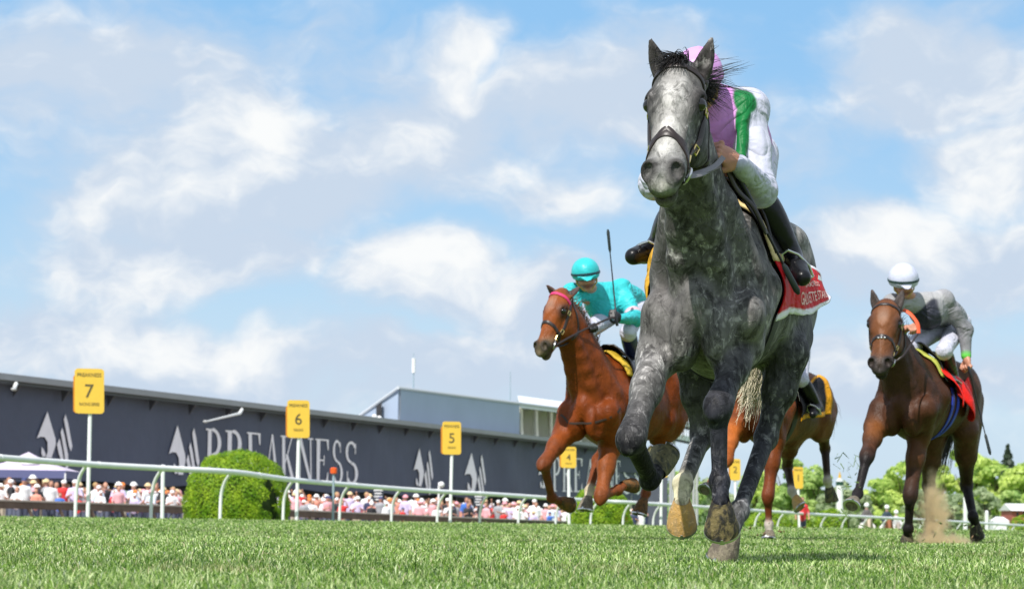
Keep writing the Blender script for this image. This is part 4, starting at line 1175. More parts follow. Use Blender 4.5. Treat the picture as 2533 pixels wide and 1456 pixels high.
m = MB(); R_ = np.stack([wdir, wn, [0, 0, 1]], 1); Lw = S1 - S0; cs = (S0 + S1) / 2
m.box(wp(cs, topz + .05, .1), (Lw + 1, 1.4, .34), R_); m.build('eave', mat('eave_grey', (.30, .31, .34), .6, var=.1, vscale=.4), stand, so_)
m = MB(); m.box(wp(cs, topz - .22, .55), (Lw + 1, .12, .18), R_); m.build('gutter', mat('gutter_dark', (.06, .065, .08), .6), stand, so_)
m = MB(); m.box(wp(cs, topz - .1, -6.6), (Lw, 12, .2), R_); m.build('roof', mat('roof_grey', (.26, .27, .29), .7), stand, so_)
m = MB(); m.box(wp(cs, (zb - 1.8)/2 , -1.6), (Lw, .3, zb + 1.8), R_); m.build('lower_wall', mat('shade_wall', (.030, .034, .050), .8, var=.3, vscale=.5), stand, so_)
m = MB(); m.box(wp(cs, (topz - 1.8)/2, -9), (Lw, .3, topz + 1.4), R_); m.build('back_wall', mat('back_wall', (.12, .13, .15), .8), stand, so_)
for k in range(13):
    s_ = S0 + (k + .5) * Lw / 13
    m = MB(); m.box(wp(s_, (zb - 1.8) / 2, -.5), (.25, .25, zb + 1.8), R_); m.build('column', mat('steel_dark', (.05, .055, .07), .6), stand, so_)
for k in range(26):
    s_ = S0 + (k + .5) * Lw / 26
    m = MB(); m.add([wp(s_ - .12, topz - .2, .6), wp(s_ + .12, topz - .2, .6), wp(s_ + .12, topz - .2, .03), wp(s_ - .12, topz - .2, .03), wp(s_, topz - .95, .05)], [(0, 1, 2, 3), (0, 1, 4), (1, 2, 4), (2, 3, 4), (3, 0, 4)]); m.build('bracket', mat('steel_dark'), stand, so_)
# the dirt track and apron between the running rail and the stand
na, nb_ = 46, 30; gv = []
for i in range(na):
    t = i / (na - 1); a = RXY[int(round(t * 62))] + np.array([-3.2, 3.0, 0]); b = wp(S0 - 6 + (Lw + 12) * t, 0, .2)
    for j in range(nb_):
        q = a + (b - a) * j / (nb_ - 1); gv.append((q[0], q[1], float(zg(q[1])) + .03))
ix = np.arange(na * nb_).reshape(na, nb_)
tag(mesh_obj('dirt_track', np.array(gv), np.stack([ix[:-1, :-1], ix[1:, :-1], ix[1:, 1:], ix[:-1, 1:]], -1).reshape(-1, 4), mat('track_dirt', (.34, .27, .21), .9, var=.25, vscale=.6, bump=.4, bscale=9, bdist=.03)), kind='structure')
# serif capitals drawn as polygons in a 0..1 box
def bar(x0, y0, x1, y1, w0, w1=None):
    w1 = w0 if w1 is None else w1; return [(x0 - w0/2, y0), (x0 + w0/2, y0), (x1 + w1/2, y1), (x1 - w1/2, y1)]
def serif(x, y, w, h=.035): return [(x - w/2, y), (x + w/2, y), (x + w/2, y + h), (x - w/2, y + h)]
def arc(cx, cy, rx, ry, a0, a1, w, n=14):
    o = []; i_ = []
    for k in range(n + 1):
        a = math.radians(a0 + (a1 - a0)*k/n); ww = w * (.38 + .62*abs(math.cos(a)))
        o.append((cx + (rx + ww/2)*math.cos(a), cy + (ry + w*.2)*math.sin(a))); i_.append((cx + (rx - ww/2)*math.cos(a), cy + (ry - w*.2)*math.sin(a)))
    return [[o[k], o[k+1], i_[k+1], i_[k]] for k in range(n)]
ST = .20
GL = {'P': [bar(.24, 0, .24, 1, ST), serif(.24, 0, .42), serif(.18, .965, .32)] + arc(.40, .74, .36, .245, -90, 90, .19) + [[(.3, .485), (.42, .485), (.42, .52), (.3, .52)], [(.3, .965), (.42, .965), (.42, 1), (.3, 1)]],
      'R': [bar(.22, 0, .22, 1, ST), serif(.22, 0, .42), serif(.16, .965, .3)] + arc(.38, .75, .34, .235, -90, 90, .19) + [[(.3, .505), (.42, .505), (.42, .54), (.3, .54)], [(.3, .965), (.4, .965), (.4, 1), (.3, 1)], bar(.50, .52, .86, 0, .17, .2), serif(.90, 0, .24)],
      'E': [bar(.24, 0, .24, 1, ST), [(.06, .965), (.86, .965), (.86, 1), (.06, 1)], [(.06, 0), (.88, 0), (.88, .035), (.06, .035)], [(.3, .50), (.62, .50), (.62, .535), (.3, .535)], [(.80, .76), (.86, .76), (.86, .98), (.72, .98)], [(.74, .02), (.88, .02), (.88, .25), (.83, .25)], [(.57, .40), (.62, .40), (.62, .63), (.57, .63)]],
      'A': [bar(.14, 0, .50, 1, .07), bar(.82, 0, .50, 1, .2, .1), serif(.13, 0, .30), serif(.83, 0, .36), [(.25, .33), (.68, .33), (.68, .37), (.25, .37)]],
      'K': [bar(.22, 0, .22, 1, ST), serif(.22, 0, .42), serif(.22, .965, .42), bar(.30, .42, .78, 1, .07), serif(.80, .965, .28), bar(.84, 0, .42, .60, .2, .16), serif(.86, 0, .30)],
      'N': [bar(.16, 0, .16, 1, .075), serif(.16, 0, .32), bar(.18, 1, .82, 0, .2, .16), serif(.12, .965, .26), bar(.84, 0, .84, 1, .075), serif(.84, .965, .32)],
      'S': arc(.48, .75, .30, .235, 30, 270, .17, 16) + arc(.50, .25, .32, .24, 90, -150, .19, 16) + [[(.72, .72), (.78, .72), (.78, .97), (.73, .97)], [(.17, .03), (.22, .03), (.24, .30), (.17, .30)]]}
LET = mat('banner_print', (.95, .92, 1.0), .8, var=.06, vscale=1.0)
def wall_poly(mb, quad, polys):
    """unit-square polygons into the wall quad given by photo pixels tl, tr, br, bl"""
    q = [on_wall(*p) for p in quad]
    for P_ in polys:
        v = []
        for x, y in P_: 
            p = (q[3]*(1-x) + q[2]*x)*(1-y) + (q[0]*(1-x) + q[1]*x)*y; v.append(onban(p, .10))
        mb.add(v, [tuple(range(len(v)))])
def word(txt, quad):
    n = len(txt); mb = MB()
    def lerp(a, b, t): return (a[0] + (b[0]-a[0])*t, a[1] + (b[1]-a[1])*t)
    s_tl, s_tr, s_br, s_bl = (on_wall(*p) for p in quad)
    for i, ch in enumerate(txt):
        for P_ in GL[ch]:
            v = []
            for x, y in P_:
                fx = (i + .04 + .94*x) / n
                t = s_tl*(1-fx) + s_tr*fx; b = s_bl*(1-fx) + s_br*fx; v.append(onban(b*(1-y) + t*y))
            mb.add(v, [tuple(range(len(v)))])
    mb.build('lettering', LET, ban, so_)
EMB = [[(.0, .40), (.28, 1.0), (.52, .42), (.53, .30), (.42, .0), (.26, .0), (.31, .12), (.30, .34), (.22, .44), (.10, .44)], [(.14, .22), (.20, .17), (.27, .04), (.18, .0), (.13, .08)],
       [(.56, .30), (.63, .44), (.70, .22), (.76, -.02), (.70, -.06), (.62, .10)], [(.66, .58), (.71, .68), (.78, .50), (.88, .10), (.90, -.16), (.83, -.22), (.77, .15)], [(.76, .86), (.81, .98), (.88, .80), (1.0, .30), (.96, .18), (.90, .30)]]
def emblem(x0, y0, x1, y1, skew):
    mb = MB(); wall_poly(mb, [(x0, y0), (x1, y0 + skew), (x1, y1 + skew), (x0, y1)], EMB); mb.build('emblem', LET, ban, so_)
emblem(96, 1015, 183, 1128, 8); emblem(421, 1048, 500, 1170, 8); emblem(1028, 1106, 1074, 1200, 4); emblem(1149, 1117, 1203, 1212, 5); emblem(1332, 1128, 1362, 1205, 3)
word('PREAKNESS', [(512, 1058), (893, 1094), (893, 1196), (512, 1186)])
word('PREAKNESS', [(1366, 1128), (1588, 1142), (1588, 1220), (1366, 1214)])
# bracket lamps on the eave
for (pa, pb, pc, lb) in [((40, 948), (36, 958), (34, 962), 'short white bracket lamp under the eave at the left edge'), ((598, 1012), (592, 1022), (508, 1042), 'long white bracket lamp arm under the eave above the banner word')]:
    w0, w1, w2 = on_wall(*pa, .9), on_wall(*pb, 1.0), on_wall(*pc, 1.6); root = thing('bracket_lamp', w0, lb, 'lamp', 'bracket lamps under the eave')
    m = MB(); m.tube([w0, w1], .11, 8); m.tube([w1, w2], [.09, .05], 8); m.build('arm', WHITE, root, w0, True)
    m = MB(); m.ellipsoid(w2, (.16, .16, .10)); m.build('lamp_head', mat('lamp_grey', (.4, .41, .42), .5), root, w0, True)

# ------------------------------------------------------------------ press box block behind
Ya, Yb = 212.0, 238.0
c0, c1 = at(985, 960, Ya), at(1285, 1000, Yb)
fd_ = nrm(np.array([c1[0]-c0[0], c1[1]-c0[1], 0])); bd = nrm(np.array([c0[0] + 4.0, c0[1], 0.0]))
zt = (c0[2] + c1[2]) / 2; L0 = np.linalg.norm((c1 - c0)[:2])
pb_ = thing('press_box', (c0[0], c0[1], -1.8), 'pale grey-blue box building rising above the banner eave', 'building'); po = orgof(pb_)
def bp_(s, b, z): p = c0 + fd_*s + bd*b; return np.array([p[0], p[1], z])
CLAD = mat('cladding', (.34, .41, .53), .6, var=.07, vscale=.3, bump=.15, bscale=2.5, bdist=.02)
m = MB(); m.add([bp_(0, 0, -1.8), bp_(L0, 0, -1.8), bp_(L0, 0, zt), bp_(0, 0, zt), bp_(0, 9, -1.8), bp_(L0, 9, -1.8), bp_(L0, 9, zt), bp_(0, 9, zt)], [(0, 1, 2, 3), (4, 5, 6, 7), (1, 5, 6, 2), (0, 4, 7, 3), (3, 2, 6, 7)]); m.build('wall', CLAD, pb_, po)
e0 = at(884, 1034, Ya + 3); 
m = MB(); sl = [bp_(-.02, .4, zt - .05), e0, np.array([e0[0], e0[1], -1.8]), bp_(-.02, .4, -1.8)]; m.add([*sl, *[p + bd*8 for p in sl]], [(0, 1, 2, 3), (4, 5, 6, 7), (0, 1, 5, 4), (1, 2, 6, 5)]); m.build('side_wing', CLAD, pb_, po)
m = MB(); m.tube([bp_(-.1, -.12, zt + .08), bp_(L0 * 2.3, -.12, zt + .08)], .14, 6); m.tube([bp_(-.1, .3, zt + .05), e0 + [0, 0, .08]], .13, 6); m.build('roof_trim', mat('trim_grey', (.5, .53, .58), .5), pb_, po)
vq = [at(930, 1003, Ya + 1.2), at(944, 994, Ya + .9), at(944, 1040, Ya + .9), at(930, 1040, Ya + 1.2)]; m = MB(); m.add(vq + [p + bd*.2 - fd_*0 for p in vq], [(0, 1, 2, 3), (0, 1, 5, 4), (1, 2, 6, 5), (2, 3, 7, 6), (3, 0, 4, 7)]); 
m.build('louvre', mat('louvre_dark', (.03, .03, .035), .8, var=.6, vscale=2), pb_, po)
for p_ in ((926, 1030), (938, 1034)):
    m = MB(); m.ellipsoid(at(*p_, Ya + .5), .22); m.build('flood_lamp', WHITE, pb_, po, True)
m = MB(); m.tube([bp_(.35, -.1, zt), bp_(.4, -.1, zt - 1.6), bp_(.2, -.1, zt - 2.6), bp_(-.3, -.1, zt - 3.3)], .06, 6); m.build('downpipe', mat('pipe_grey', (.2, .22, .26), .6), pb_, po, True)
# open upper stand with cream beams to the right of it
us = thing('upper_stand', bp_(L0 + .2, 0, -1.8), 'open upper stand with cream beams beside the pale box', 'grandstand'); uo = orgof(us)
CREAM = mat('cream_steel', (.86, .80, .62), .55, var=.08, vscale=1)
LL = L0 * 2.3
m = MB(); m.add([bp_(L0 + .1, .1, zt), bp_(LL, .1, zt), bp_(LL, 9, zt + 1.2), bp_(L0 + .1, 9, zt + 1.2)] + [bp_(L0 + .1, .1, zt - .3), bp_(LL, .1, zt - .3), bp_(LL, 9, zt + .9), bp_(L0 + .1, 9, zt + .9)], [(0, 1, 2, 3), (4, 5, 6, 7), (0, 1, 5, 4), (1, 2, 6, 5), (2, 3, 7, 6), (3, 0, 4, 7)]); m.build('roof', mat('roof_white', (.74, .77, .82), .6), us, uo)
m = MB(); m.add([bp_(L0 + .1, 8.8, -1.8), bp_(LL, 8.8, -1.8), bp_(LL, 8.8, zt + .8), bp_(L0 + .1, 8.8, zt + .8)], [(0, 1, 2, 3)]); m.build('back_wall', mat('beige_wall', (.70, .66, .52), .8, var=.12, vscale=.5), us, uo)
for k in range(9):
    s_ = L0 + .6 + k * (LL - L0) / 9
    m = MB(); m.tube([bp_(s_, .6, zt - 3.2), bp_(s_, 8, zt + .4)], .22, 4); m.tube([bp_(s_, 2.0, -1.8), bp_(s_, 2.0, zt - .2)], .16, 6); m.build('raking_beam', CREAM, us, uo)
m = MB(); m.box((bp_(L0 + .1, 1.2, zt - 4.4) + bp_(LL, 1.2, zt - 4.4)) / 2, (LL - L0, .3, 2.2), np.stack([fd_, bd, [0, 0, 1]], 1)); m.build('parapet', mat('parapet_blue', (.05, .06, .10), .7), us, uo)
for i, (x, y0, y1, lb) in enumerate([(1022, 872, 962, 'thin antenna mast with a pale cylinder on the box building'), (1261, 918, 996, 'plain thin antenna mast at the right end of the box building')]):
    p = at(x, y1, Ya + 4 + i*20); t = at(x + 1, y0, Ya + 4 + i*20); root = thing('antenna_mast', p, lb, 'antenna', 'antenna masts on the roof')
    m = MB(); m.tube([p - [0, 0, .6], t], [.10, .04], 6); m.build('mast', mat('mast_grey', (.30, .38, .45), .5), root, p, True)
    if i == 0: m = MB(); m.tube([p + (t-p)*.45, p + (t-p)*.85], .15, 8); m.build('radome', WHITE, root, p, True)
# white canopies seen between the legs of the grey
for i, (x0, y0, x1, y1, Y, lb) in enumerate([(1640, 1028, 1712, 1046, 235, 'white canopy roof seen behind the grey horse, upper one'), (1646, 1066, 1720, 1082, 228, 'pale canopy roof seen behind the grey horse, lower one')]):
    a, b = at(x0, y0, Y), at(x1, y1, Y + 10); root = thing('canopy_roof', (a[0], a[1], -1.8), lb, 'canopy', 'canopies behind the grey horse'); oo = orgof(root)
    m = MB(); dpt = np.array([1.2, 5, .5]); h_ = np.array([0, 0, -.45]); m.add([a, b, b + h_, a + h_, a + dpt, b + dpt, b + h_ + dpt, a + h_ + dpt], [(0, 1, 2, 3), (4, 5, 6, 7), (0, 1, 5, 4), (3, 2, 6, 7), (1, 2, 6, 5), (0, 3, 7, 4)]); m.build('roof', mat('roof_white'), root, oo)
    for t in (.1, .9):
        p = a + (b - a)*t; m = MB(); m.tube([p + h_*.5 + dpt*.5, [p[0] + dpt[0]*.5, p[1] + dpt[1]*.5, -1.9]], .14, 8); m.build('post', mat('lamp_grey'), root, oo, True)
    m = MB(); m.box((a + b)/2 + h_*1.5 + dpt*.5, (np.linalg.norm(b - a)*.9, .3, .5), np.stack([nrm(b-a), np.cross([0, 0, 1.], nrm(b-a)), [0, 0, 1]], 1)); m.build('fascia', mat('parapet_blue'), root, oo)
tw = at(1606, 1120, 205); root = thing('stair_tower', (tw[0], tw[1], -1.8), 'grey stair tower at the far end of the banner', 'tower'); oo = orgof(root)
m = MB(); m.box((tw[0] + .6, tw[1], 1.5), (1.5, 3, 6.6)); m.build('wall', mat('tower_grey', (.07, .08, .11), .7, var=.2, vscale=.6), root, oo)
m = MB(); m.box((tw[0] + .6, tw[1], 4.95), (1.9, 3.4, .25)); m.build('roof', mat('eave_grey'), root, oo)

# ------------------------------------------------------------------ outer board fence
fpx = [(-240, 1231, 84), (0, 1238, 88), (220, 1245, 92), (440, 1252, 97), (720, 1262, 104), (1000, 1274, 112), (1240, 1284, 119), (1420, 1291, 126)]
fp = [at(*q) for q in fpx]; fs = spline(fp, 60)
fence = thing('board_fence', (fp[0][0], fp[0][1], float(zg(fp[0][1]))), 'low weathered brown board fence in front of the crowd', 'fence'); fo = orgof(fence)
BRN = mat('weathered_board', (.115, .085, .065), .85, var=.35, vscale=2)
m = MB()
ribbon(m, [p - [0, 0, .12] for p in fs], [nrm(np.array([.35, -1, 0]))]*60, .24, .05); m.build('board', BRN, fence, fo)
m = MB(); ribbon(m, [p + [0, 0, .005] for p in fs], [np.array([0, 0, 1.0])]*60, .16, .05); m.build('cap_rail', mat('cap_grey', (.30, .27, .23), .8), fence, fo)
for k in range(2, 59, 3):
    p = fs[k]; g_ = float(zg(p[1])); m = MB(); m.tube([np.array([p[0] + .35, p[1] + .25, g_ - .1]), np.array([p[0], p[1], p[2] - .15])], .055, 6); m.build('post', BRN, fence, fo)

# ------------------------------------------------------------------ spectators
SHIRT = dict(white=(.78, .78, .80), pink=(.75, .38, .42), blue=(.05, .16, .55), red=(.62, .03, .03), navy=(.03, .04, .10), tan=(.55, .40, .28), lilac=(.60, .52, .75), grey=(.32, .33, .36), black=(.02, .02, .025), salmon=(.72, .30, .22), sage=(.30, .42, .34), pale=(.62, .70, .82))
HATS = [('white cap', 'cap', (.82, .82, .84)), ('broad straw hat', 'brim', (.68, .52, .30)), ('broad white hat', 'brim', (.85, .84, .82)), ('dark hair', None, (.03, .022, .018)), ('blond hair', None, (.42, .28, .12)), ('orange cap', 'cap', (.80, .22, .03)), ('brown hair', None, (.10, .055, .03)), ('pink hat', 'brim', (.78, .35, .40)), ('bald head', None, (.56, .30, .21)), ('navy cap', 'cap', (.03, .05, .16))]
MASK = {}
def spect_mesh(i, kind, hc, pose, trousers):
    s = SDF(); R3 = np.eye(3); sk = (.50, .26, .18)
    for q in (1, -1):
        s.cone((q*.09, 0, .06), (q*.09, 0, .88), .065, .09, .04, col=trousers); s.cone((q*.09, 0, .05), (q*.10, -.13, .04), .05, .045, .03, col=(.05, .05, .05))
        sh = np.array((q*.17, 0, 1.42)); el = sh + np.array((q*.09, -.02, -.27)); wr = el + np.array((q*.0, -.12, -.22))
        if pose == 1 and q > 0: el = sh + np.array((.12, -.18, .02)); wr = el + np.array((-.10, -.10, .25))
        if pose == 2: el = sh + np.array((q*.08, -.10, -.26)); wr = el + np.array((-q*.12, -.22, .06))
        s.cone(sh, el, .060, .05, .04, col=(1, 0, 1)); s.cone(el, wr, .045, .035, .03, col=sk); s.ell(wr + (wr-el)*.25, .045, None, .02, col=sk)
    s.cone((0, 0, .92), (0, 0, 1.12), .135, .13, .06, col=(1, 0, 1), flat=((1, 0, 0), 1.2)); s.cone((0, 0, 1.1), (0, 0, 1.36), .13, .15, .06, col=(1, 0, 1), flat=((1, 0, 0), 1.3))
    s.cone((0, 0, 1.4), (0, -.01, 1.56), .065, .055, .03, col=sk)
    s.ell((0, -.02, 1.64), (.080, .095, .115), None, .02, col=sk); s.ell((0, -.115, 1.62), .018, None, .02, col=sk)
    if kind == 'cap': s.ell((0, -.005, 1.70), (.098, .11, .085), None, .01, col=hc); s.ell((0, -.12, 1.685), (.075, .08, .016), None, .01, col=hc)
    elif kind == 'brim': s.ell((0, -.01, 1.71), (.10, .11, .085), None, .01, col=hc); s.ell((0, -.01, 1.685), (.20, .21, .022), None, .01, col=hc)
    else: s.ell((0, .015, 1.675), (.092, .098, .10), None, .02, col=hc)
    V, Q, cc = s.mesh(.034, sk, .006)
    mk = np.clip(np.minimum(cc[:, 0], cc[:, 2]) - cc[:, 1] - .12, 0, .8) / .8; mk = np.clip(mk * 1.1, 0, 1)
    cc = np.clip((cc - mk[:, None] * np.array((1, 0, 1))) / np.maximum(1 - mk, .15)[:, None], 0, 1); cc[mk > .6] = (.5, .4, .4)
    MASK[len(V), i, pose] = mk
    o = mesh_obj('p', V, Q, CROWD, None, (0, 0, 0), colors=cc); me = o.data; bpy.data.objects.remove(o)
    at_ = me.color_attributes.new('shirt', 'FLOAT_COLOR', 'POINT'); at_.data.foreach_set('color', np.repeat(mk[:, None], 4, 1).astype(np.float32).ravel())
    return me, V, Q, cc, mk
CROWD = bpy.data.materials.new('spectator'); CROWD.use_nodes = True
nt = NT(CROWD.node_tree); p = CROWD.node_tree.nodes['Principled BSDF']
an = nt.new('ShaderNodeAttribute'); an.attribute_name = 'col'; oi = nt.new('ShaderNodeObjectInfo')
an2 = nt.new('ShaderNodeAttribute'); an2.attribute_name = 'shirt'
f_ = an2.outputs['Fac']
nt.put(p.inputs['Base Color'], nt.mix(f_, an.outputs['Color'], oi.outputs['Color'])); nt.put(p.inputs['Roughness'], .75)
rc = np.random.default_rng(21)
PM = [[spect_mesh(i, h[1], h[2], ps, [(.04, .05, .09), (.45, .40, .32), (.10, .12, .18)][(i + ps) % 3]) for ps in range(3)] for i, h in enumerate(HATS)]
cells = []
def fence_at(x):
    q = np.interp(x, [a[0] for a in fpx], [a[2] for a in fpx]); return q
x = -40.0
cand = []
for row in range(7):
    x = -45 + rc.uniform(0, 10)
    while x < 1385:
        Yp = fence_at(x) + 1.3 + row * 2.3 + rc.uniform(-.7, .7)
        cand.append((x + rc.uniform(-3, 3), Yp, row)); x += rc.uniform(.42, .80) * FPX / Yp * (1.0 + .12*row)
cand = [c for c in cand if not (450 < c[0] < 700)] + [c for c in cand if 700 >= c[0] > 690]
cand.sort(key=lambda c: c[1] + c[2]*6)
ZONE = [(-80, 60, 'at the left edge of the picture'), (60, 180, 'below the lilac tent'), (180, 260, 'beside the number 7 sign post'), (260, 350, 'right of the number 7 sign'), (350, 460, 'left of the big bush'), (690, 760, 'behind the number 6 sign post'), (760, 860, 'near the orange marker ball'), (860, 960, 'by the left dark notice board'), (960, 1060, 'between the two dark notice boards'), (1060, 1150, 'near the number 5 sign post'), (1150, 1230, 'under the right dark notice board'), (1230, 1400, 'just left of the chestnut horse')]
wts = np.array([.34, .11, .05, .06, .06, .05, .07, .05, .09, .05, .04, .03]); names = list(SHIRT)
hw_t = np.array([.22, .10, .16, .14, .09, .05, .10, .05, .05, .04])
used = {}; big = cand[:295]; rest = cand[295:]
lab = []
for (x, Yp, row) in big:
    sh, hi = names[rc.choice(12, p=wts/wts.sum())], rc.choice(10, p=hw_t/hw_t.sum()); ps = int(rc.choice(3, p=[.55, .15, .30]))
    zn = next((z[2] for z in ZONE if z[0] <= x < z[1]), ZONE[-1][2]); rw_ = 'front row' if row == 0 else 'second row' if row == 1 else 'middle rows' if row < 4 else 'back rows'
    lb = f"{sh} top and {HATS[hi][0]}, {rw_}, {zn}"
    lab.append((x, Yp, sh, hi, ps, lb))
rows_ = {(c_[0], c_[1]): c_[2] for c_ in big}
for (x, Yp, sh, hi, ps, lb) in lab:
    o = bpy.data.objects.new('person', PM[hi][ps][0]); b = on(x, Yp); o.location = Vector(b)
    sc_ = rc.uniform(.92, 1.09) * (1.0, 1.0, 1.0, 1.03, 1.03, 1.03, 1.03)[min(rows_[(x, Yp)], 6)] if rows_[(x, Yp)] > 1 else rc.uniform(*((.66, .92), (.82, 1.02))[rows_[(x, Yp)]]); o.scale = (sc_ * rc.uniform(.95, 1.15), sc_, sc_); o.rotation_euler = (0, 0, rc.normal(.15, .6)); o.color = (*SHIRT[sh], 1)
    C.objects.link(o); tag(o, lb, 'person', 'spectators behind the outer fence')
# the rest of the crowd, further back, as one mass
VV, FF, CC = [], [], []; off = 0
for (x, Yp, row) in rest + [(x_, fence_at(x_) + 18 + rc.uniform(0, 9), 9) for x_ in np.concatenate([rc.uniform(-40, 455, 150), rc.uniform(700, 1600, 220)])]:
    hi = rc.choice(10, p=hw_t/hw_t.sum()); me, V, Q, cc, mk = PM[hi][rc.integers(0, 3)]; sh = np.array(SHIRT[names[rc.choice(12, p=wts/wts.sum())]])
    a = rc.normal(.1, .6); V2 = V * rc.uniform(.93, 1.08); V2 = np.stack([V2[:, 0]*math.cos(a) - V2[:, 1]*math.sin(a), V2[:, 0]*math.sin(a) + V2[:, 1]*math.cos(a), V2[:, 2]], 1) + on(x, Yp)
    c2 = cc * (1 - mk[:, None]) + sh * mk[:, None]
    VV.append(V2); FF.append(Q + off); CC.append(c2); off += len(V2)
tag(mesh_obj('crowd', np.concatenate(VV), np.concatenate(FF), mat('crowd_mass', attr='col', rough=.75), colors=np.concatenate(CC)), 'dense crowd of spectators further back behind the outer fence', 'crowd', kind='stuff')

# ------------------------------------------------------------------ small things of the infield
b = on(66, 101); tent = thing('canopy_tent', b, 'pop-up tent with a pale lilac roof standing among the crowd', 'tent'); h_ = 2.15; a_ = 1.72; pk = at(80, 1117, 101)
cor = [b + np.array([sx*a_, sy*a_, h_ + .1]) for sx, sy in ((-1, -1), (1, -1), (1, 1), (-1, 1))]; apex = np.array([b[0], b[1], pk[2]]); mids = [(p*.45 + apex*.55) + np.array([0, 0, -.10]) for p in cor]
m = MB(); m.add(cor + mids + [apex], [(0, 1, 5, 4), (1, 2, 6, 5), (2, 3, 7, 6), (3, 0, 4, 7), (4, 5, 8), (5, 6, 8), (6, 7, 8), (7, 4, 8)]); m.build('roof', mat('tent_lilac', (.58, .50, .62), .6, var=.05), tent, b)
m = MB(); 
for i in range(4): p, q = cor[i], cor[(i+1) % 4]; m.add([p, q, q - [0, 0, .30], p - [0, 0, .30]], [(0, 1, 2, 3)])
m.build('valance', mat('tent_valance', (.10, .11, .24), .6), tent, b)
for p in cor: m = MB(); m.tube([p - [0, 0, .1], [p[0], p[1], b[2] - .05]], .035, 6); m.build('leg', WHITE, tent, b)
m = MB(); m.prism([(-.35, -.12), (-.1, -.16), (.1, -.14), (.36, -.1), (.3, .08), (.12, .14), (-.14, .15), (-.32, .07)], (cor[0] + cor[1])*.28 + apex*.44 + np.array([.25, -.06, .0]), (1, 0, 0), nrm(np.array([0, .75, .6])), np.array([0, -.02, .02])); m.build('roof_print', WHITE, tent, b)
b = on(823, 66); mk = thing('marker_pole', b, 'thin grey pole topped with a bright orange ball', 'marker'); t = at(825, 1163, 66)
m = MB(); m.tube([b, t], .03, 8); m.build('pole', mat('mast_grey'), mk, b, True)
m = MB(); m.tube([t - [0, 0, .08], t - [0, 0, .06], t + [0, 0, .06], t + [0, 0, .08]], [.05, .085, .085, .05], 14); m.build('ball', mat('marker_orange', (.80, .10, .01), .5), mk, b, True)
for (x, y, w, h_, Y, lb) in [(935, 1223, 27, 34, 121, 'dark notice board with white lines above the crowd, the left one'), (1183, 1237, 24, 30, 124, 'dark notice board with white lines above the crowd, the right one')]:
    c = at(x, y, Y); k = Y / FPX; b = np.array([c[0], c[1], float(zg(Y))]); nb = thing('notice_board', b, lb, 'notice board', 'dark notice boards above the crowd')
    m = MB(); m.box(c, (w*k, .08, h_*k)); pn = m.build('panel', mat('notice_dark', (.025, .035, .05), .6), nb, b)
    m = MB(); 
    for j in range(4): m.box(c + np.array([0, -.045, (.34 - .22*j)*h_*k]), (w*k*(.8, .62, .74, .5)[j], .012, h_*k*.09))
    m.build('printed_lines', WHITE, pn, b)
    m = MB(); m.tube([b, c + np.array([0, .05, 0])], .04, 6); m.build('pole', mat('mast_grey'), nb, b)
b = on(803, 113); lp = thing('lamp_post', on(1117 - 35, 118), 'short white post with a rounded lamp above the crowd', 'lamp post'); b = orgof(lp); t = at(1086, 1192, 118)
m = MB(); m.tube([b, t], .05, 8); m.build('pole', WHITE, lp, b, True); m = MB(); m.ellipsoid(t + [.1, 0, -.1], .14); m.build('lamp_head', WHITE, lp, b, True)
for (x, y, Y, lb) in [(99, 1157, 0, ''), (403, 1156, 60, 'white post with a round top behind the rail, left of the big bush')]:
    if Y: b = on(x - 2, Y); t = at(x, y, Y); r_ = thing('white_post', b, lb, 'post'); m = MB(); m.tube([b, t], .045, 8); m.build('pole', WHITE, r_, b, True); m = MB(); m.ellipsoid(t, .075); m.build('cap', WHITE, r_, b, True)
# cupola
b = on(2076, 260); cu = thing('cupola', b, 'small white cupola with a dark green band and a gold finial', 'cupola'); K = 260 / FPX
def cz(y): return at(2076, y, 260)[2]
def hexa(r, z0, z1, r1=None): 
    r1 = r if r1 is None else r1; V = [(b[0] + q*math.cos(a), b[1] + q*math.sin(a), z) for z, q in ((z0, r), (z1, r1)) for a in np.linspace(0, 2*PI, 9)[:-1]]
    return V, [tuple(range(8)), tuple(range(15, 7, -1))] + [(i, (i+1) % 8, (i+1) % 8 + 8, i + 8) for i in range(8)]
for nm_, r0, ya, yb, r1, mt in (('shaft', 8.5, 1300, 1199, None, WHITE), ('louvre_band', 9.5, 1199, 1190, None, mat('dark_green', (.01, .06, .04), .5)), ('roof', 11, 1190, 1181, 4, mat('roof_pale', (.5, .55, .55), .6))):
    m = MB(); m.add(*hexa(r0*K, cz(ya), cz(yb), None if r1 is None else r1*K)); m.build(nm_, mt, cu, b)
m = MB(); m.tube([[b[0], b[1], cz(1181)], [b[0], b[1], cz(1176)], [b[0], b[1], cz(1165)]], [4*K, 3.4*K, .4*K], 8); m.build('finial', mat('gold', (.62, .36, .03), .4), cu, b, True)
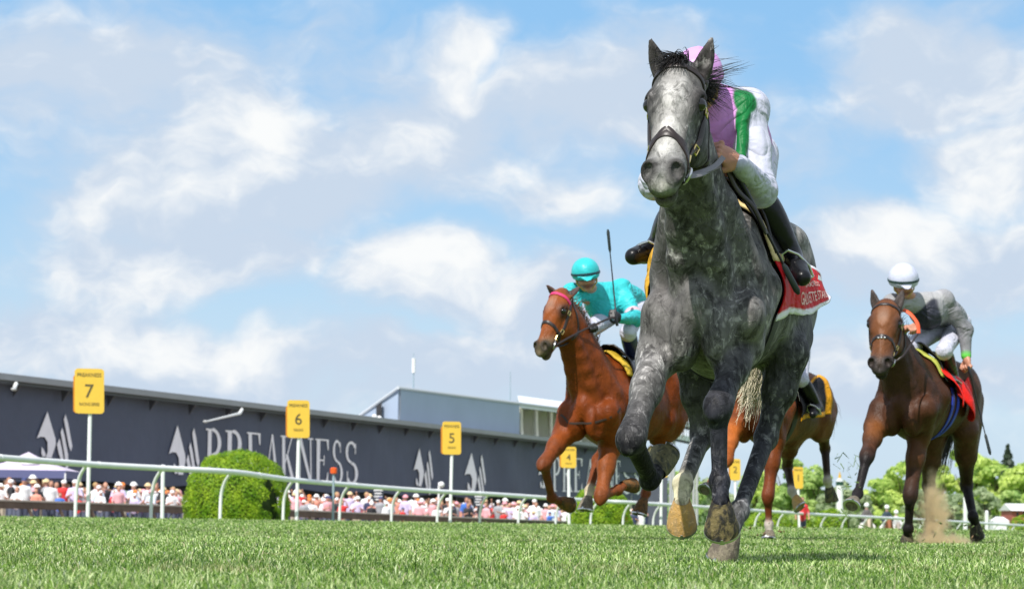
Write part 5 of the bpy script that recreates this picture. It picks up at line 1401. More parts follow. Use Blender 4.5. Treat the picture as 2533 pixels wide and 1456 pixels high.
# barn, white tent, posts at the right
b = on(2530, 360); bn = thing('barn', b, 'red walled barn with a white roof at the right edge', 'barn'); k = 360/FPX
za, zc = at(2530, 1262, 360)[2], at(2530, 1244, 360)[2]
m = MB(); m.box((b[0], b[1] + 4, (b[2] + za)/2), (56*k, 8, za - b[2])); m.build('wall', mat('barn_red', (.42, .11, .10), .7, var=.1), bn, b)
m = MB(); x0, x1 = b[0] - 32*k, b[0] + 32*k; y0, y1, ym = b[1] - .6, b[1] + 8.6, b[1] + 4
m.add([(x0, y0, za), (x1, y0, za), (x1, y1, za), (x0, y1, za), (x0, ym, zc), (x1, ym, zc)], [(0, 1, 5, 4), (2, 3, 4, 5), (0, 4, 3), (1, 2, 5), (0, 1, 2, 3)]); m.build('roof', mat('barn_roof', (.72, .72, .74), .5), bn, b)
for dx_ in (-14, 2, 18): m = MB(); m.box((b[0] + dx_*k, b[1] - .04, za - .45), (5*k, .1, .5)); m.build('window', mat('glass_dark', (.03, .04, .05), .2), bn, b)
b = on(2471, 330); tn = thing('marquee', b, 'white marquee tent in front of the trees at the right', 'tent'); k = 330/FPX; ze, zp = at(2471, 1287, 330)[2], at(2471, 1277, 330)[2]
m = MB(); m.add([(b[0] + sx*20*k, b[1] + sy*1.4, ze) for sx, sy in ((-1, -1), (1, -1), (1, 1), (-1, 1))] + [(b[0] - 9*k, b[1], zp), (b[0] + 9*k, b[1], zp)], [(0, 1, 5, 4), (2, 3, 4, 5), (1, 2, 5), (3, 0, 4)]); m.build('roof', mat('tent_white', (.8, .8, .82), .6), tn, b)
m = MB(); m.box((b[0], b[1], (ze + b[2])/2 - .02), (39*k, 2.7, ze - b[2])); m.build('wall', mat('tent_wall', (.72, .72, .75), .7), tn, b)
for (x, y, Y, lb) in [(2440, 1266, 170, 'stubby white post standing behind the rail at the right'), (2387, 1232, 150, 'tall pale pole behind the hind leg of the bay horse')]:
    b = on(x, Y); t = at(x, y, Y); r_ = thing('white_post', b, lb, 'post'); m = MB(); m.tube([b, t], .12, 8); m.build('pole', WHITE, r_, b, True); m = MB(); m.ellipsoid(t, .125); m.build('cap', WHITE, r_, b, True)
# outriders far off behind the rail: each a small figure on a small horse
def outrider(x, y, Y, jack, coatc, lb, lh):
    hd = at(x, y, Y); g_ = float(zg(Y)); b = np.array([hd[0], hd[1], g_]); s = SDF()
    for q in (1, -1):
        s.chain([hd + [q*.14, 0, -.32], hd + [q*.24, -.12, -.55], hd + [q*.08, -.38, -.62]], [.07, .055, .04], .03, col=jack); s.chain([hd + [q*.12, .1, -.78], hd + [q*.30, -.2, -.95], hd + [q*.33, .0, -1.35]], [.09, .08, .05], .04, col=(.6, .58, .55))
    s.chain([hd + [0, .12, -.85], hd + [0, .06, -.5], hd + [0, 0, -.26]], [.14, .15, .12], .05, col=jack, flat=((1, 0, 0), 1.25)); s.cone(hd + [0, 0, -.2], hd, .05, .08, .03, col=(.45, .25, .18)); s.ell(hd + [0, 0, .03], (.115, .125, .115), None, .01, col=(.85, .86, .88))
    V, Q, cc = s.mesh(.03, jack); o = mesh_obj('person', V, Q, mat('crowd_mass'), None, b, colors=cc); o.location = Vector(b); tag(o, lb, 'person', 'outriders behind the rail')
    s = SDF(); zt_ = hd[2] - 1.0; B_ = coatc
    s.chain([[b[0], b[1] - .7, zt_ - .2], [b[0], b[1], zt_ - .32], [b[0] + .1, b[1] + .9, zt_ - .22]], [.26, .30, .27], .05, col=B_)
    s.chain([[b[0], b[1] - .75, zt_ - .1], [b[0] - .05, b[1] - 1.1, zt_ + .25], [b[0] - .08, b[1] - 1.3, zt_ + .42]], [.22, .15, .11], .05, col=B_); s.cone([b[0] - .08, b[1] - 1.28, zt_ + .40], [b[0] - .10, b[1] - 1.62, zt_ + .02], .11, .06, .04, col=B_)
    for q in (1, -1):
        for yy_ in (-.65, .85): s.chain([[b[0] + q*.15, b[1] + yy_, zt_ - .4], [b[0] + q*.15, b[1] + yy_ - .05, zt_ - .9], [b[0] + q*.15, b[1] + yy_ + .03, g_ + .03]], [.13, .06, .05], .04, col=B_)
        s.cone([b[0] + q*.05 - .08, b[1] - 1.27, zt_ + .48], [b[0] + q*.07 - .08, b[1] - 1.25, zt_ + .64], .03, .01, .02, col=B_)
    V, Q, cc = s.mesh(.04, B_); o = mesh_obj('horse', V, Q, mat('crowd_mass'), None, b, colors=cc); o.location = Vector(b); tag(o, lh, 'horse', 'outrider horses behind the rail')
outrider(2143, 1250, 118, (.10, .09, .09), (.45, .36, .27), 'outrider with a white cap and brown jacket, leftmost of the far riders', 'pale outrider horse under the leftmost far rider')
outrider(2193, 1255, 121, (.02, .04, .06), (.26, .09, .04), 'outrider with a white cap and dark jacket, middle of the far riders', 'reddish outrider horse under the middle far rider')
outrider(2216, 1267, 128, (.55, .55, .55), (.30, .25, .22), 'outrider with a white cap and pale jacket, rightmost of the far riders', 'greyish outrider horse under the rightmost far rider')
me = PM[3][0][0]; o = bpy.data.objects.new('person', me); o.location = Vector(on(1983, 106)); o.color = (.60, .03, .04, 1); C.objects.link(o); tag(o, 'person in a red top behind the rail below the number 1 sign', 'person')
# kicked up clippings and dust
rk = np.random.default_rng(5); n = 46; VV = []
for i in range(n):
    c = at(rk.normal(2098, 22), rk.uniform(1125, 1225) if i < 34 else rk.uniform(1255, 1310), 21.6 + rk.uniform(-.5, .8)); d_ = rk.normal(0, 1, 3); d_ = nrm(d_) * rk.uniform(.015, .06); w = nrm(np.cross(d_, rk.normal(0, 1, 3))) * .0028
    VV += [c - d_ - w, c - d_ + w, c + d_*1.0 + w + np.array([0, 0, .01]), c + d_ - w*.3]
tag(mesh_obj('grass_clippings', np.array(VV), np.arange(n*4).reshape(-1, 4), mat('clipping', (.10, .17, .04), .7), smooth=False), 'blades of cut grass thrown into the air beside the bay horse', 'grass', kind='stuff')

# clods of turf thrown up by the hooves
n = 90; VV = []; FF = []; CL_ = []
for i in range(n):
    k_ = i % 3
    c = at(*( (rk.normal(2330, 60), rk.uniform(1290, 1352)) if k_ < 2 else (rk.normal(1890, 60), rk.uniform(1290, 1345)) ), (22.6 if k_ < 2 else 23.6) + rk.uniform(-.6, .9)); r0 = rk.uniform(.006, .022)
    b0 = len(VV); u_ = [nrm(rk.normal(0, 1, 3)) * r0 * rk.uniform(.6, 1.4) for _ in range(3)]
    VV += [c + u_[0], c - u_[0], c + u_[1], c - u_[1], c + u_[2]*.7, c - u_[2]*.7]; FF += [(b0 + a, b0 + b_, b0 + d_) for a, b_, d_ in ((0,2,4),(2,1,4),(1,3,4),(3,0,4),(2,0,5),(1,2,5),(3,1,5),(0,3,5))]
    col_ = np.array(((.16, .10, .05), (.07, .11, .025))[rk.integers(0, 2)]); CL_ += [col_] * 6
tag(mesh_obj('turf_clods', np.array(VV), np.array(FF), mat('clods', attr='col', rough=.9), smooth=False, colors=np.array(CL_)), 'small clods of soil and turf thrown up behind the hooves', 'turf', kind='stuff')
# ------------------------------------------------------------------ the grey
GREY = coat_mat('grey_coat', dapple=1.0, gloss=.5, spec=.09, contrast=1.5)
HAIR_DARK = mat('dark_hair', (.012, .010, .010), .45, spec=.5)
HAIR_CREAM = mat('cream_hair', (.62, .55, .40), .5, var=.25, vscale=12)
def P(x, y, Y): return at(x, y, Y)
g_dark = (.022, .023, .030); g_body = (.135, .128, .125)
gray_spec = dict(
    label='dappled grey racehorse with white blaze leading the race, galloping towards the camera', group='racehorses galloping on the turf',
    yaw=math.radians(15), pitch=math.radians(3.0), pivot=(.962, 11.36, 1.165), wide=.95, ribs=1, lw=.84, lwh=.78, res=.0085, coat=GREY,
    poll=P(1681, 172, 10.22), muzzle=P(1634, 443, 9.87), ear_r=P(1606, 94, 10.24), ear_l=P(1762, 92, 10.20), neckw=.90, headw=1.07, arch=.03, neckfwd=.0,
    cols=dict(body=g_body, dark=g_dark, neck=(.10, .096, .095), croup=(.20, .195, .187), belly=(.17, .17, .158), under=(.07, .068, .066), face=(.10, .095, .093), cheek=(.06, .057, .058), blaze=(.46, .445, .43), muzzle=(.27, .27, .265), lip=(.26, .26, .22), ear=(.085, .08, .08), eyerim=(.015, .013, .013)),  # under: shade below the belly painted darker into the coat
    legs=dict(
        LF=dict(elbow=P(1836, 856, 10.74), knee=P(1776, 1003, 10.44), fet=P(1779, 1190, 10.43), cor=P(1783, 1252, 10.36), sole=P(1785, 1299, 10.425), toe=(-.05, -.75, -.68), low=g_dark, fore=(.10, .096, .098), hoof='dusty', hw=.070),
        RF=dict(elbow=P(1624, 886, 10.70), knee=P(1560, 1085, 10.36), fet=P(1606, 1186, 10.62), cor=P(1629, 1160, 10.72), sole=P(1634, 1110, 10.80), toe=(.25, .9, .3), low=(.012, .012, .015), fore=(.17, .163, .16), hoof='mud', hw=.068, bk=(.6, .5, 0)),
        LH=dict(stifle=P(1952, 872, 11.42), hock=P(1894, 1082, 11.40), fet=P(1828, 1262, 11.06), cor=P(1806, 1322, 10.97), sole=P(1794, 1374, 11.0), toe=(-.5, -1, .10), low=(.045, .045, .052), sock=(.12, .12, .125), thigh=(.06, .058, .062), hoof='grey', hw=.066),
        RH=dict(stifle=P(1716, 890, 11.42), hock=P(1736, 1078, 11.48), fet=P(1688, 1196, 11.18), cor=P(1686, 1250, 11.12), sole=P(1686, 1288, 11.18), toe=(-.05, -.72, -.70), low=(.085, .082, .08), sock=(.58, .53, .36), thigh=(.05, .048, .05), hoof='pale', hw=.064)),
    tail=[P(1885, 860, 12.75), P(1858, 960, 12.7)], tail_mat=HAIR_CREAM, tail_n=1500, tail_w=.055)
gray = horse(gray_spec)
H = gray
bridle(gray, dict(strapw=.026, reinw=.022, nose_a=.385, nosew=1.1), [(1, [P(1722, 430, 10.12), P(1764, 414, 10.30), P(1788, 390, 10.46)]), (-1, [P(1620, 430, 10.2), P(1660, 425, 10.5), P(1715, 405, 10.70)]), (1, [P(1730, 432, 10.12), P(1775, 412, 10.46)])], 'grackle', rein_mat=mat('rein_grey', (.14, .13, .14), .5))
# slack of the rein hanging down the shoulder
m = MB(); pp = spline([P(1798, 420, 10.56), P(1822, 470, 10.60), P(1862, 512, 10.66), P(1892, 574, 10.72), P(1876, 545, 10.76), P(1836, 486, 10.74), P(1806, 425, 10.60)], 40)
ribbon(m, pp, [nrm(np.array([.5, -1, .3]))]*len(pp), .020, .006); m.build('rein_slack', M_LEATHER(), gray.root, gray.base, True, 50)
def up_mane(t0, t1, n, seed, reach, side):
    r = np.random.default_rng(seed); roots = []; ends = []
    a0, a1 = gray.Hd(.0, 0, -.05), gray.T(.45, 0, 1.62)
    for i in range(n):
        t = r.uniform(t0, t1); p = a0 * (1-t) + a1 * t + np.array([0, 0, .07*math.sin(t*PI)]) 
        roots.append(p + r.normal(0, .008, 3)); v = np.array(side) + r.normal(0, .30, 3)
        ends.append(p + v * reach * r.uniform(.35, 1.15))
    return roots, ends
ro, en = up_mane(0.0, .26, 800, 11, .135, (.85, .20, -.02))
ro2, en2 = [], []
for k_ in range(11):
    r0, e0 = up_mane(.08, .2, 1, 30 + k_, .2, (.85, .2, .35)); r0, e0 = r0[0], e0[0]
    rk = np.random.default_rng(60 + k_)
    for q_ in range(9): ro2.append(r0 + rk.normal(0, .012, 3)); en2.append(e0 + rk.normal(0, .018, 3))
ro3, en3 = up_mane(0.3, .95, 200, 14, .13, (-.55, .35, -.1))
strands('mane', ro + ro2 + ro3, en + en2 + en3, HAIR_DARK, gray.root, gray.base, .0021, .06, 9, np.array([.0, .02, .04]), 2)
rr = np.random.default_rng(9)
ro = [gray.Hd(rr.uniform(-.03, .02), rr.uniform(-.035, .035), rr.uniform(-.02, .03)) for _ in range(240)]
en = [gray.Hd(.045 + rr.uniform(-.05, .06), rr.uniform(-.09, .05), .075 + rr.uniform(-.02, .03)) for _ in range(240)]
strands('forelock', ro, en, HAIR_DARK, gray.root, gray.base, .0028, .06, 7, np.array([0, -.02, .045]), 3)
# saddle blanket: red with a white edge
RED, WHT = np.array((.55, .004, .010)), np.array((.80, .78, .86))
def colf(s, t):
    e = (t < .085) | (s > .93) | (t > .93)
    return np.where(e[:, None], WHT, RED)
uf = lambda s, t: .36 - s * .98
def tf(s, t):
    lo = np.radians(-37 + 25 * s + 3 * np.sin(s * 8)); hi = np.radians(52 - 42 * s ** 1.1)
    return lo + (hi - lo) * t
lift = lambda s, t: .014 + .06 * (1 - t) ** 1.5 * np.clip(s - .45, 0, 1) ** 1.3 * 2 + .010 * np.sin(s * 16 + t * 2) * (1 - t) 
bl = cloth_grid('saddle_blanket', gray, uf, tf, lift, 60, 34, colf, cloth_mat('blanket_cloth', None, .6, .35, 10), gray.root)
tfm = lambda s, t: tf(s, t) 
uR = lambda s, t: .46 - s * .5
cloth_grid('saddle_cloth', gray, uR, lambda s, t: np.radians(205 - 88 * t), lambda s, t: .016 + .13*np.clip(t*1.6, 0, 1)*(1-t)*1.6*np.sin(PI*np.clip(s*1.1, 0, 1)), 30, 20, lambda s, t: np.tile((.62, .33, .03), (len(s), 1)), cloth_mat('blanket_cloth'), gray.root)
def letters(txt, s0, s1, t0, t1, colr, skew=0.0):
    v, f = text_mesh(txt, 1.0, .012)
    x0, x1, y0, y1 = v[:, 0].min(), v[:, 0].max(), v[:, 1].min(), v[:, 1].max()
    fx = (v[:, 0]-x0)/(x1-x0)
    s = s0 + (s1-s0)*fx; t = t0 + (t1-t0)*(v[:, 1]-y0)/(y1-y0) + skew * fx
    p, n = wrap(gray, uf(s, t), tf(s, t), lift(s, t) + .008)
    mesh_obj('lettering', p, f, mat('blanket_print', (colr), .6), bl, gray.base, smooth=False)
letters('GALLORETTE STAKES', .40, .91, .13, .31, (.80, .48, .44), .05)
letters('PREAKNESS', .56, .80, .42, .53, (.80, .48, .44), .03)
ps, ns = np.array([.80, .90, .88, .84]), np.array([.62, .66, .80, .78])
p, n = wrap(gray, uf(ps, ns), tf(ps, ns), lift(ps, ns) + .009); mesh_obj('white_patch', p, [(0, 1, 2, 3)], mat('patch_white', (.8, .8, .8), .6), bl, gray.base, smooth=False)
# saddle, girth, breast girth
def seat_off(s, t): return .022 + .035 * np.exp(-((t - .5) / .22) ** 2) * (1 + .6*np.cos(s*6.28))
cloth_grid('saddle', gray, lambda s, t: .34 - .40*s, lambda s, t: np.radians(26 + 128*t), seat_off, 30, 40, lambda s, t: np.tile((.012, .011, .012), (len(s), 1)), mat('saddle_leather', (.014, .012, .013), .35, bump=.2, bscale=30), gray.root, .012)
cloth_grid('saddle_pad', gray, lambda s, t: .40 - .60*s, lambda s, t: np.radians(18 + 144*t), lambda s, t: .016 + 0*s, 30, 40, lambda s, t: np.tile((.66, .52, .24), (len(s), 1)), cloth_mat('blanket_cloth'), gray.root, .012)
th = np.radians(np.linspace(10, -190, 60)); p, n = wrap(gray, np.full(60, .30), th, .004)
m = MB(); ribbon(m, list(p), list(n), .09, .006); m.build('girth', mat('girth_black', (.012, .012, .013), .6), gray.root, gray.base, True, 50)
LIL, GRN, WHI = (.58, .25, .60), (.003, .15, .035), (.50, .51, .62)
j1 = dict(pelvis=P(1822, 385, 11.62), chest=P(1772, 300, 11.08), neck=P(1745, 245, 10.93), head=P(1724, 203, 10.86),
          shL=P(1846, 272, 11.05), elL=P(1880, 466, 10.90), wrL=P(1828, 406, 10.56), shR=P(1672, 275, 11.0), elR=P(1622, 448, 10.95), wrR=P(1690, 418, 10.78),
          knL=P(1876, 486, 11.06), anL=P(1955, 634, 11.16), toL=P(1984, 686, 10.98), knR=P(1672, 525, 11.15), anR=P(1628, 615, 11.40), toR=P(1566, 634, 11.20))
rider(dict(label='jockey in lilac and green silks with white sleeves crouching over the grey horse', group='jockeys riding in the race', j=j1, head_up=(0, -.45, .9), face=(-.2, -1, -.45), res=.006,
     handL=(np.array([-.80, -.25, .42]), np.array([.25, -.85, .45])), handR=(np.array([.5, -.6, .2]), np.array([.1, -.6, .7])), hand_size=1.12,
     cols=dict(torso=LIL, back=LIL, shoulder=GRN, front=LIL, collar=LIL, cap=WHI, sleeve=WHI, helmet=(.62, .30, .66), band=(.45, .2, .5)), helm_name='lilac', patches=[(P(1836, 262, 10.98), P(1862, 262, 11.06), .056, GRN), (P(1838, 285, 10.93), P(1832, 385, 10.87), .022, GRN)], front=(-.3, -1, -.3), base_z=1.3))
whip(P(1812, 412, 10.64), P(1975, 727, 10.86), 'black riding whip held down along the shoulder of the grey horse', .2, .0085)
# ------------------------------------------------------------------ the horses behind
CHEST = coat_mat('chestnut_coat', gloss=.46, spec=.16, contrast=.9)
BAY = coat_mat('bay_coat', gloss=.46, spec=.16, contrast=.9)
HAIR_RED = mat('red_hair', (.22, .08, .025), .5)
cb_, cd_ = (.165, .034, .005), (.10, .028, .010)
PB = lambda x, y, Y: at(x, y, Y - 2.6)
chestnut = horse(dict(label='chestnut racehorse with white star and pink browband, ridden by the jockey in turquoise', group='racehorses galloping on the turf',
    yaw=math.radians(27), pitch=0.0, pivot=(.96, 22.1, 1.15), res=.012, coat=CHEST, poll=PB(1386, 724, 23.8), muzzle=PB(1331, 866, 23.6), headw=1.08, neckw=1.0, arch=.02,
    ear_r=PB(1350, 703, 23.85), ear_l=PB(1435, 706, 23.95),
    cols=dict(body=cb_, dark=(.15, .036, .008), face=(.24, .062, .013), muzzle=(.16, .13, .08), lip=(.20, .15, .10), star=(.75, .7, .62), ear=(.24, .07, .02), neck=(.15, .034, .007), belly=(.14, .032, .007)),
    legs=dict(
        RF=dict(elbow=PB(1394, 1075, 24.1), knee=PB(1345, 1146, 23.82), fet=PB(1364, 1230, 24.02), cor=PB(1386, 1240, 24.14), sole=PB(1408, 1238, 24.24), toe=(.3, .3, -1), low=(.13, .035, .012), hoof='brown', fore=(.22, .05, .009)),
        LF=dict(elbow=PB(1508, 1106, 24.2), knee=PB(1486, 1226, 23.95), fet=PB(1528, 1212, 24.15), cor=PB(1545, 1199, 24.25), sole=PB(1565, 1190, 24.33), toe=(.3, .3, -1), low=(.20, .055, .015), hoof='brown', fore=(.22, .055, .010)),
        RH=dict(stifle=PB(1535, 1060, 24.9), hock=PB(1478, 1138, 25.0), fet=PB(1458, 1212, 24.78), cor=PB(1453, 1234, 24.72), sole=PB(1450, 1262, 24.70), toe=(-.4, -1, -.3), sock=(.62, .54, .38), hoof='grey'),
        LH=dict(stifle=PB(1640, 1040, 25.0), hock=PB(1622, 1132, 25.3), fet=PB(1597, 1218, 25.02), cor=PB(1590, 1240, 24.97), sole=PB(1583, 1272, 24.95), toe=(-.4, -1, -.3), low=(.16, .045, .012), hoof='brown')),
    tail=[PB(1690, 1000, 26.2), PB(1680, 1060, 26.4)], tail_mat=HAIR_RED, tail_n=120))
q = chestnut
bridle(q, dict(strapw=.022, nose_a=.33), [(1, [PB(1430, 822, 23.8), PB(1500, 790, 23.95), PB(1524, 786, 24.0)]), (-1, [PB(1400, 850, 23.8), PB(1440, 800, 24.0)])], browcol=mat('pink_browband', (.60, .03, .14), .6))
m = MB(); strap(m, q.s, [q.T(.66, .22, 1.16), q.T(.80, .15, 1.06), q.T(.87, 0, 1.03), q.T(.80, -.15, 1.06), q.T(.66, -.22, 1.16)], .018, .002, off=.0)
m.build('breastplate', mat('breast_strap', (.030, .014, .010), .7), q.root, q.base, True, 50)
m = MB(); th = np.radians(np.linspace(10, -190, 50)); p, n = wrap(q, np.full(50, .30), th, .004); ribbon(m, list(p), list(n), .09, .006); m.build('girth', mat('girth_black'), q.root, q.base, True)
cloth_grid('saddle', q, lambda s, t: .34 - .40*s, lambda s, t: np.radians(5 + 170*t), seat_off, 24, 30, lambda s, t: np.tile((.012, .011, .012), (len(s), 1)), mat('saddle_leather'), q.root, .012)
cloth_grid('saddle_cloth', q, lambda s, t: .42 - .62*s, lambda s, t: np.radians(38 + 104*t), lambda s, t: .016 + .03*s*abs(2*t-1), 24, 30, lambda s, t: np.tile((.55, .36, .03), (len(s), 1)), cloth_mat('blanket_cloth'), q.root, .014)
def mane_of(H, matl, n=200, side=(.2, .5, .35), reach=.14, seed=1):
    r = np.random.default_rng(seed); ro = []; en = []
    a0, a1 = H.Hd(.0, 0, -.05), H.T(.45, 0, 1.62)
    for i in range(n):
        t = r.uniform(0, .9); p = a0*(1-t) + a1*t + np.array([0, 0, .07*math.sin(t*PI)])
        ro.append(p + r.normal(0, .008, 3)); en.append(p + (np.array(side) + r.normal(0, .35, 3)) * reach * r.uniform(.4, 1.2))
    strands('mane', ro, en, matl, H.root, H.base, .0032, .07, 6, np.array([0, .01, .03]), seed)
mane_of(q, HAIR_RED, 320, (.1, .7, .25), .10)
TEAL = (.035, .47, .50)
jB = dict(pelvis=PB(1560, 752, 25.2), chest=PB(1492, 750, 24.62), neck=PB(1474, 726, 24.6), head=PB(1449, 684, 24.3),
          shL=PB(1536, 716, 24.65), elL=PB(1569, 786, 24.42), wrL=PB(1534, 788, 24.12), shR=PB(1416, 726, 24.4), elR=PB(1418, 798, 24.3), wrR=PB(1448, 812, 24.02),
          knL=PB(1553, 822, 24.35), anL=PB(1566, 890, 24.75), toL=PB(1560, 914, 24.55), knR=PB(1446, 826, 24.1), anR=PB(1460, 900, 24.5), toR=PB(1452, 925, 24.3))
rider(dict(label='jockey in turquoise cap and silks raising a black whip on the chestnut horse', group='jockeys riding in the race', j=jB, head_up=(-.12, -.22, .95), face=(.08, -1, -.28), res=.009, helm=1.12,
     handL=(np.array([-.5, -.6, .3]), np.array([.2, -.8, .4])), handR=(np.array([.4, -.6, .1]), np.array([.1, -.6, .7])), gloveL=(.012, .012, .014), gloveR=(.012, .012, .014), boot_blue=True, breech_name='white', front=(-.2, -1, -.4),
     cols=dict(torso=TEAL, sleeve=TEAL, armband=(.72, .45, .52), helmet=TEAL, band=(.01, .05, .07)), helm_name='turquoise', base_z=1.3))
whip(PB(1526, 806, 24.0), PB(1503, 567, 23.95), 'slim black riding whip held upright by the jockey in turquoise', .12, .008)

bb_ = (.060, .023, .011)
bay = horse(dict(label='dark bay racehorse with black legs galloping on the far right under a red saddle cloth', group='racehorses galloping on the turf',
    yaw=math.radians(25), pitch=0.0, pivot=(3.60, 22.72, 1.245), res=.012, coat=BAY, poll=P(2191, 752, 21.78), muzzle=P(2174, 908, 21.45), headw=1.2, neckw=1.1, arch=.0, wide=1.08, lw=1.06,
    ear_r=P(2155, 713, 21.85), ear_l=P(2234, 713, 21.85),
    cols=dict(body=bb_, dark=(.014, .011, .012), face=(.125, .044, .016), blaze=(.17, .065, .026), muzzle=(.075, .055, .048), lip=(.03, .028, .027), star=(.5, .4, .33), ear=(.10, .045, .02), neck=(.05, .022, .014), belly=(.07, .033, .02), croup=(.08, .034, .018)),
    legs=dict(
        RF=dict(elbow=P(2166, 1056, 22.1), knee=P(2144, 1126, 21.75), fet=P(2121, 1220, 21.55), cor=P(2113, 1236, 21.47), sole=P(2105, 1256, 21.40), toe=(-.2, -1, .15), hoof='grey', fore=(.16, .056, .016), hw=.072),
        LF=dict(elbow=P(2272, 1075, 22.2), knee=P(2251, 1222, 22.1), fet=P(2246, 1306, 22.2), cor=P(2244, 1324, 22.24), sole=P(2243, 1344, 22.28), toe=(-.3, -1, 0), hoof='dark', fore=(.11, .042, .017)),
        RH=dict(stifle=P(2302, 1085, 23.0), hock=P(2296, 1200, 23.2), fet=P(2300, 1292, 22.98), cor=P(2298, 1315, 22.93), sole=P(2296, 1338, 22.9), toe=(-.4, -1, 0), low=(.055, .036, .022), hoof='dark'),
        LH=dict(stifle=P(2388, 1065, 23.1), hock=P(2390, 1200, 23.42), fet=P(2406, 1276, 23.2), cor=P(2412, 1296, 23.24), sole=P(2420, 1322, 23.3), toe=(-.5, -.6, -1), hoof='dark')),
    tail=[P(2345, 1055, 24.0), P(2316, 1165, 24.0)], tail_mat=HAIR_DARK, tail_n=220, tail_w=.05))
q = bay
bridle(q, dict(strapw=.022, nose_a=.33), [(1, [P(2232, 880, 21.55), P(2256, 845, 21.7), P(2270, 826, 21.8)]), (-1, [P(2210, 880, 21.6), P(2230, 830, 21.95)])])
m = MB(); pp = spline([P(2271, 824, 21.8), P(2268, 800, 21.82), P(2252, 778, 21.85), P(2234, 766, 21.88)], 16); ribbon(m, pp, [nrm(np.array([.3, -1, .4]))]*16, .032, .008); m.build('rubber_rein_grip', mat('orange_grip', (.75, .10, .03), .6), q.root, q.base, True)
m = MB(); 
for a in (-1, 0, 1): m.ellipsoid(q.s.proj(np.array([q.Hd(.33, a*.024, .05)]))[0][0], np.array((.012, .017, .012)))
m.build('noseband_plate', M_STEEL(), q.root, q.base, True)
for dz_ in (0, .13):
    m = MB(); th = np.radians(np.linspace(10, -190, 50)); p, n = wrap(q, np.full(50, .20 - dz_), th, .006); ribbon(m, list(p), list(n), .055, .006); m.build('girth', mat('girth_blue', (.02, .05, .50), .5), q.root, q.base, True)
cloth_grid('saddle', q, lambda s, t: .34 - .40*s, lambda s, t: np.radians(18 + 144*t), seat_off, 24, 30, lambda s, t: np.tile((.012, .011, .012), (len(s), 1)), mat('saddle_leather'), q.root, .012)
cloth_grid('saddle_pad', q, lambda s, t: .42 - .58*s, lambda s, t: np.radians(28 + 124*t), lambda s, t: .016 + 0*s, 24, 30, lambda s, t: np.tile((.42, .44, .08), (len(s), 1)), cloth_mat('blanket_cloth'), q.root, .012)
cloth_grid('saddle_cloth', q, lambda s, t: .36 - .72*s, lambda s, t: np.radians(-16 + 16*np.sin(s*6.0) + 60*t - 6*s), lambda s, t: .02 + (.05 + .05*np.sin(s*11 + 1)) * (1-t), 40, 20, lambda s, t: np.tile((.78, .012, .006), (len(s), 1)), cloth_mat('red_flap', None, .5, .3, 8), q.root, .006)
mane_of(q, HAIR_DARK, 160, (.1, .5, .3), .12, 4)
GRJ, DKJ = (.27, .27, .285), (.030, .032, .048)
jC = dict(pelvis=P(2352, 800, 23.05), chest=P(2294, 768, 22.5), neck=P(2266, 748, 22.45), head=P(2234, 700, 22.2),
          shL=P(2332, 742, 22.5), elL=P(2386, 815, 22.55), wrL=P(2389, 880, 22.5), shR=P(2208, 752, 22.3), elR=P(2200, 806, 22.05), wrR=P(2232, 815, 21.9),
          knL=P(2334, 868, 22.3), anL=P(2358, 935, 22.72), toL=P(2364, 960, 22.5), knR=P(2222, 880, 22.25), anR=P(2235, 950, 22.6), toR=P(2230, 968, 22.4))
rider(dict(label='jockey in grey silks and a white cap, one arm hanging, on the dark bay', group='jockeys riding in the race', j=jC, head_up=(-.05, -.30, .95), face=(.05, -1, -.35), res=.009, helm=1.22,
     handL=(np.array([.15, -.3, -1]), np.array([.9, .2, .1])), handR=(np.array([.4, -.6, .1]), np.array([.1, -.6, .7])), breech_name='white', front=(-.2, -1, -.4), hand_size=1.15,
     cols=dict(torso=GRJ, sleeve=(.19, .19, .205), cap=GRJ, back=GRJ, shoulder=(.36, .36, .37), front=DKJ, collar=DKJ, cuff=(.10, .62, .03), helmet=(.52, .54, .68), band=(.02, .045, .045), breeches=(.44, .44, .57)), helm_name='white', base_z=1.3))
whip(P(2394, 905, 22.42), P(2449, 1124, 22.3), 'thin black riding whip hanging from the hand of the jockey in grey', .1, .008)

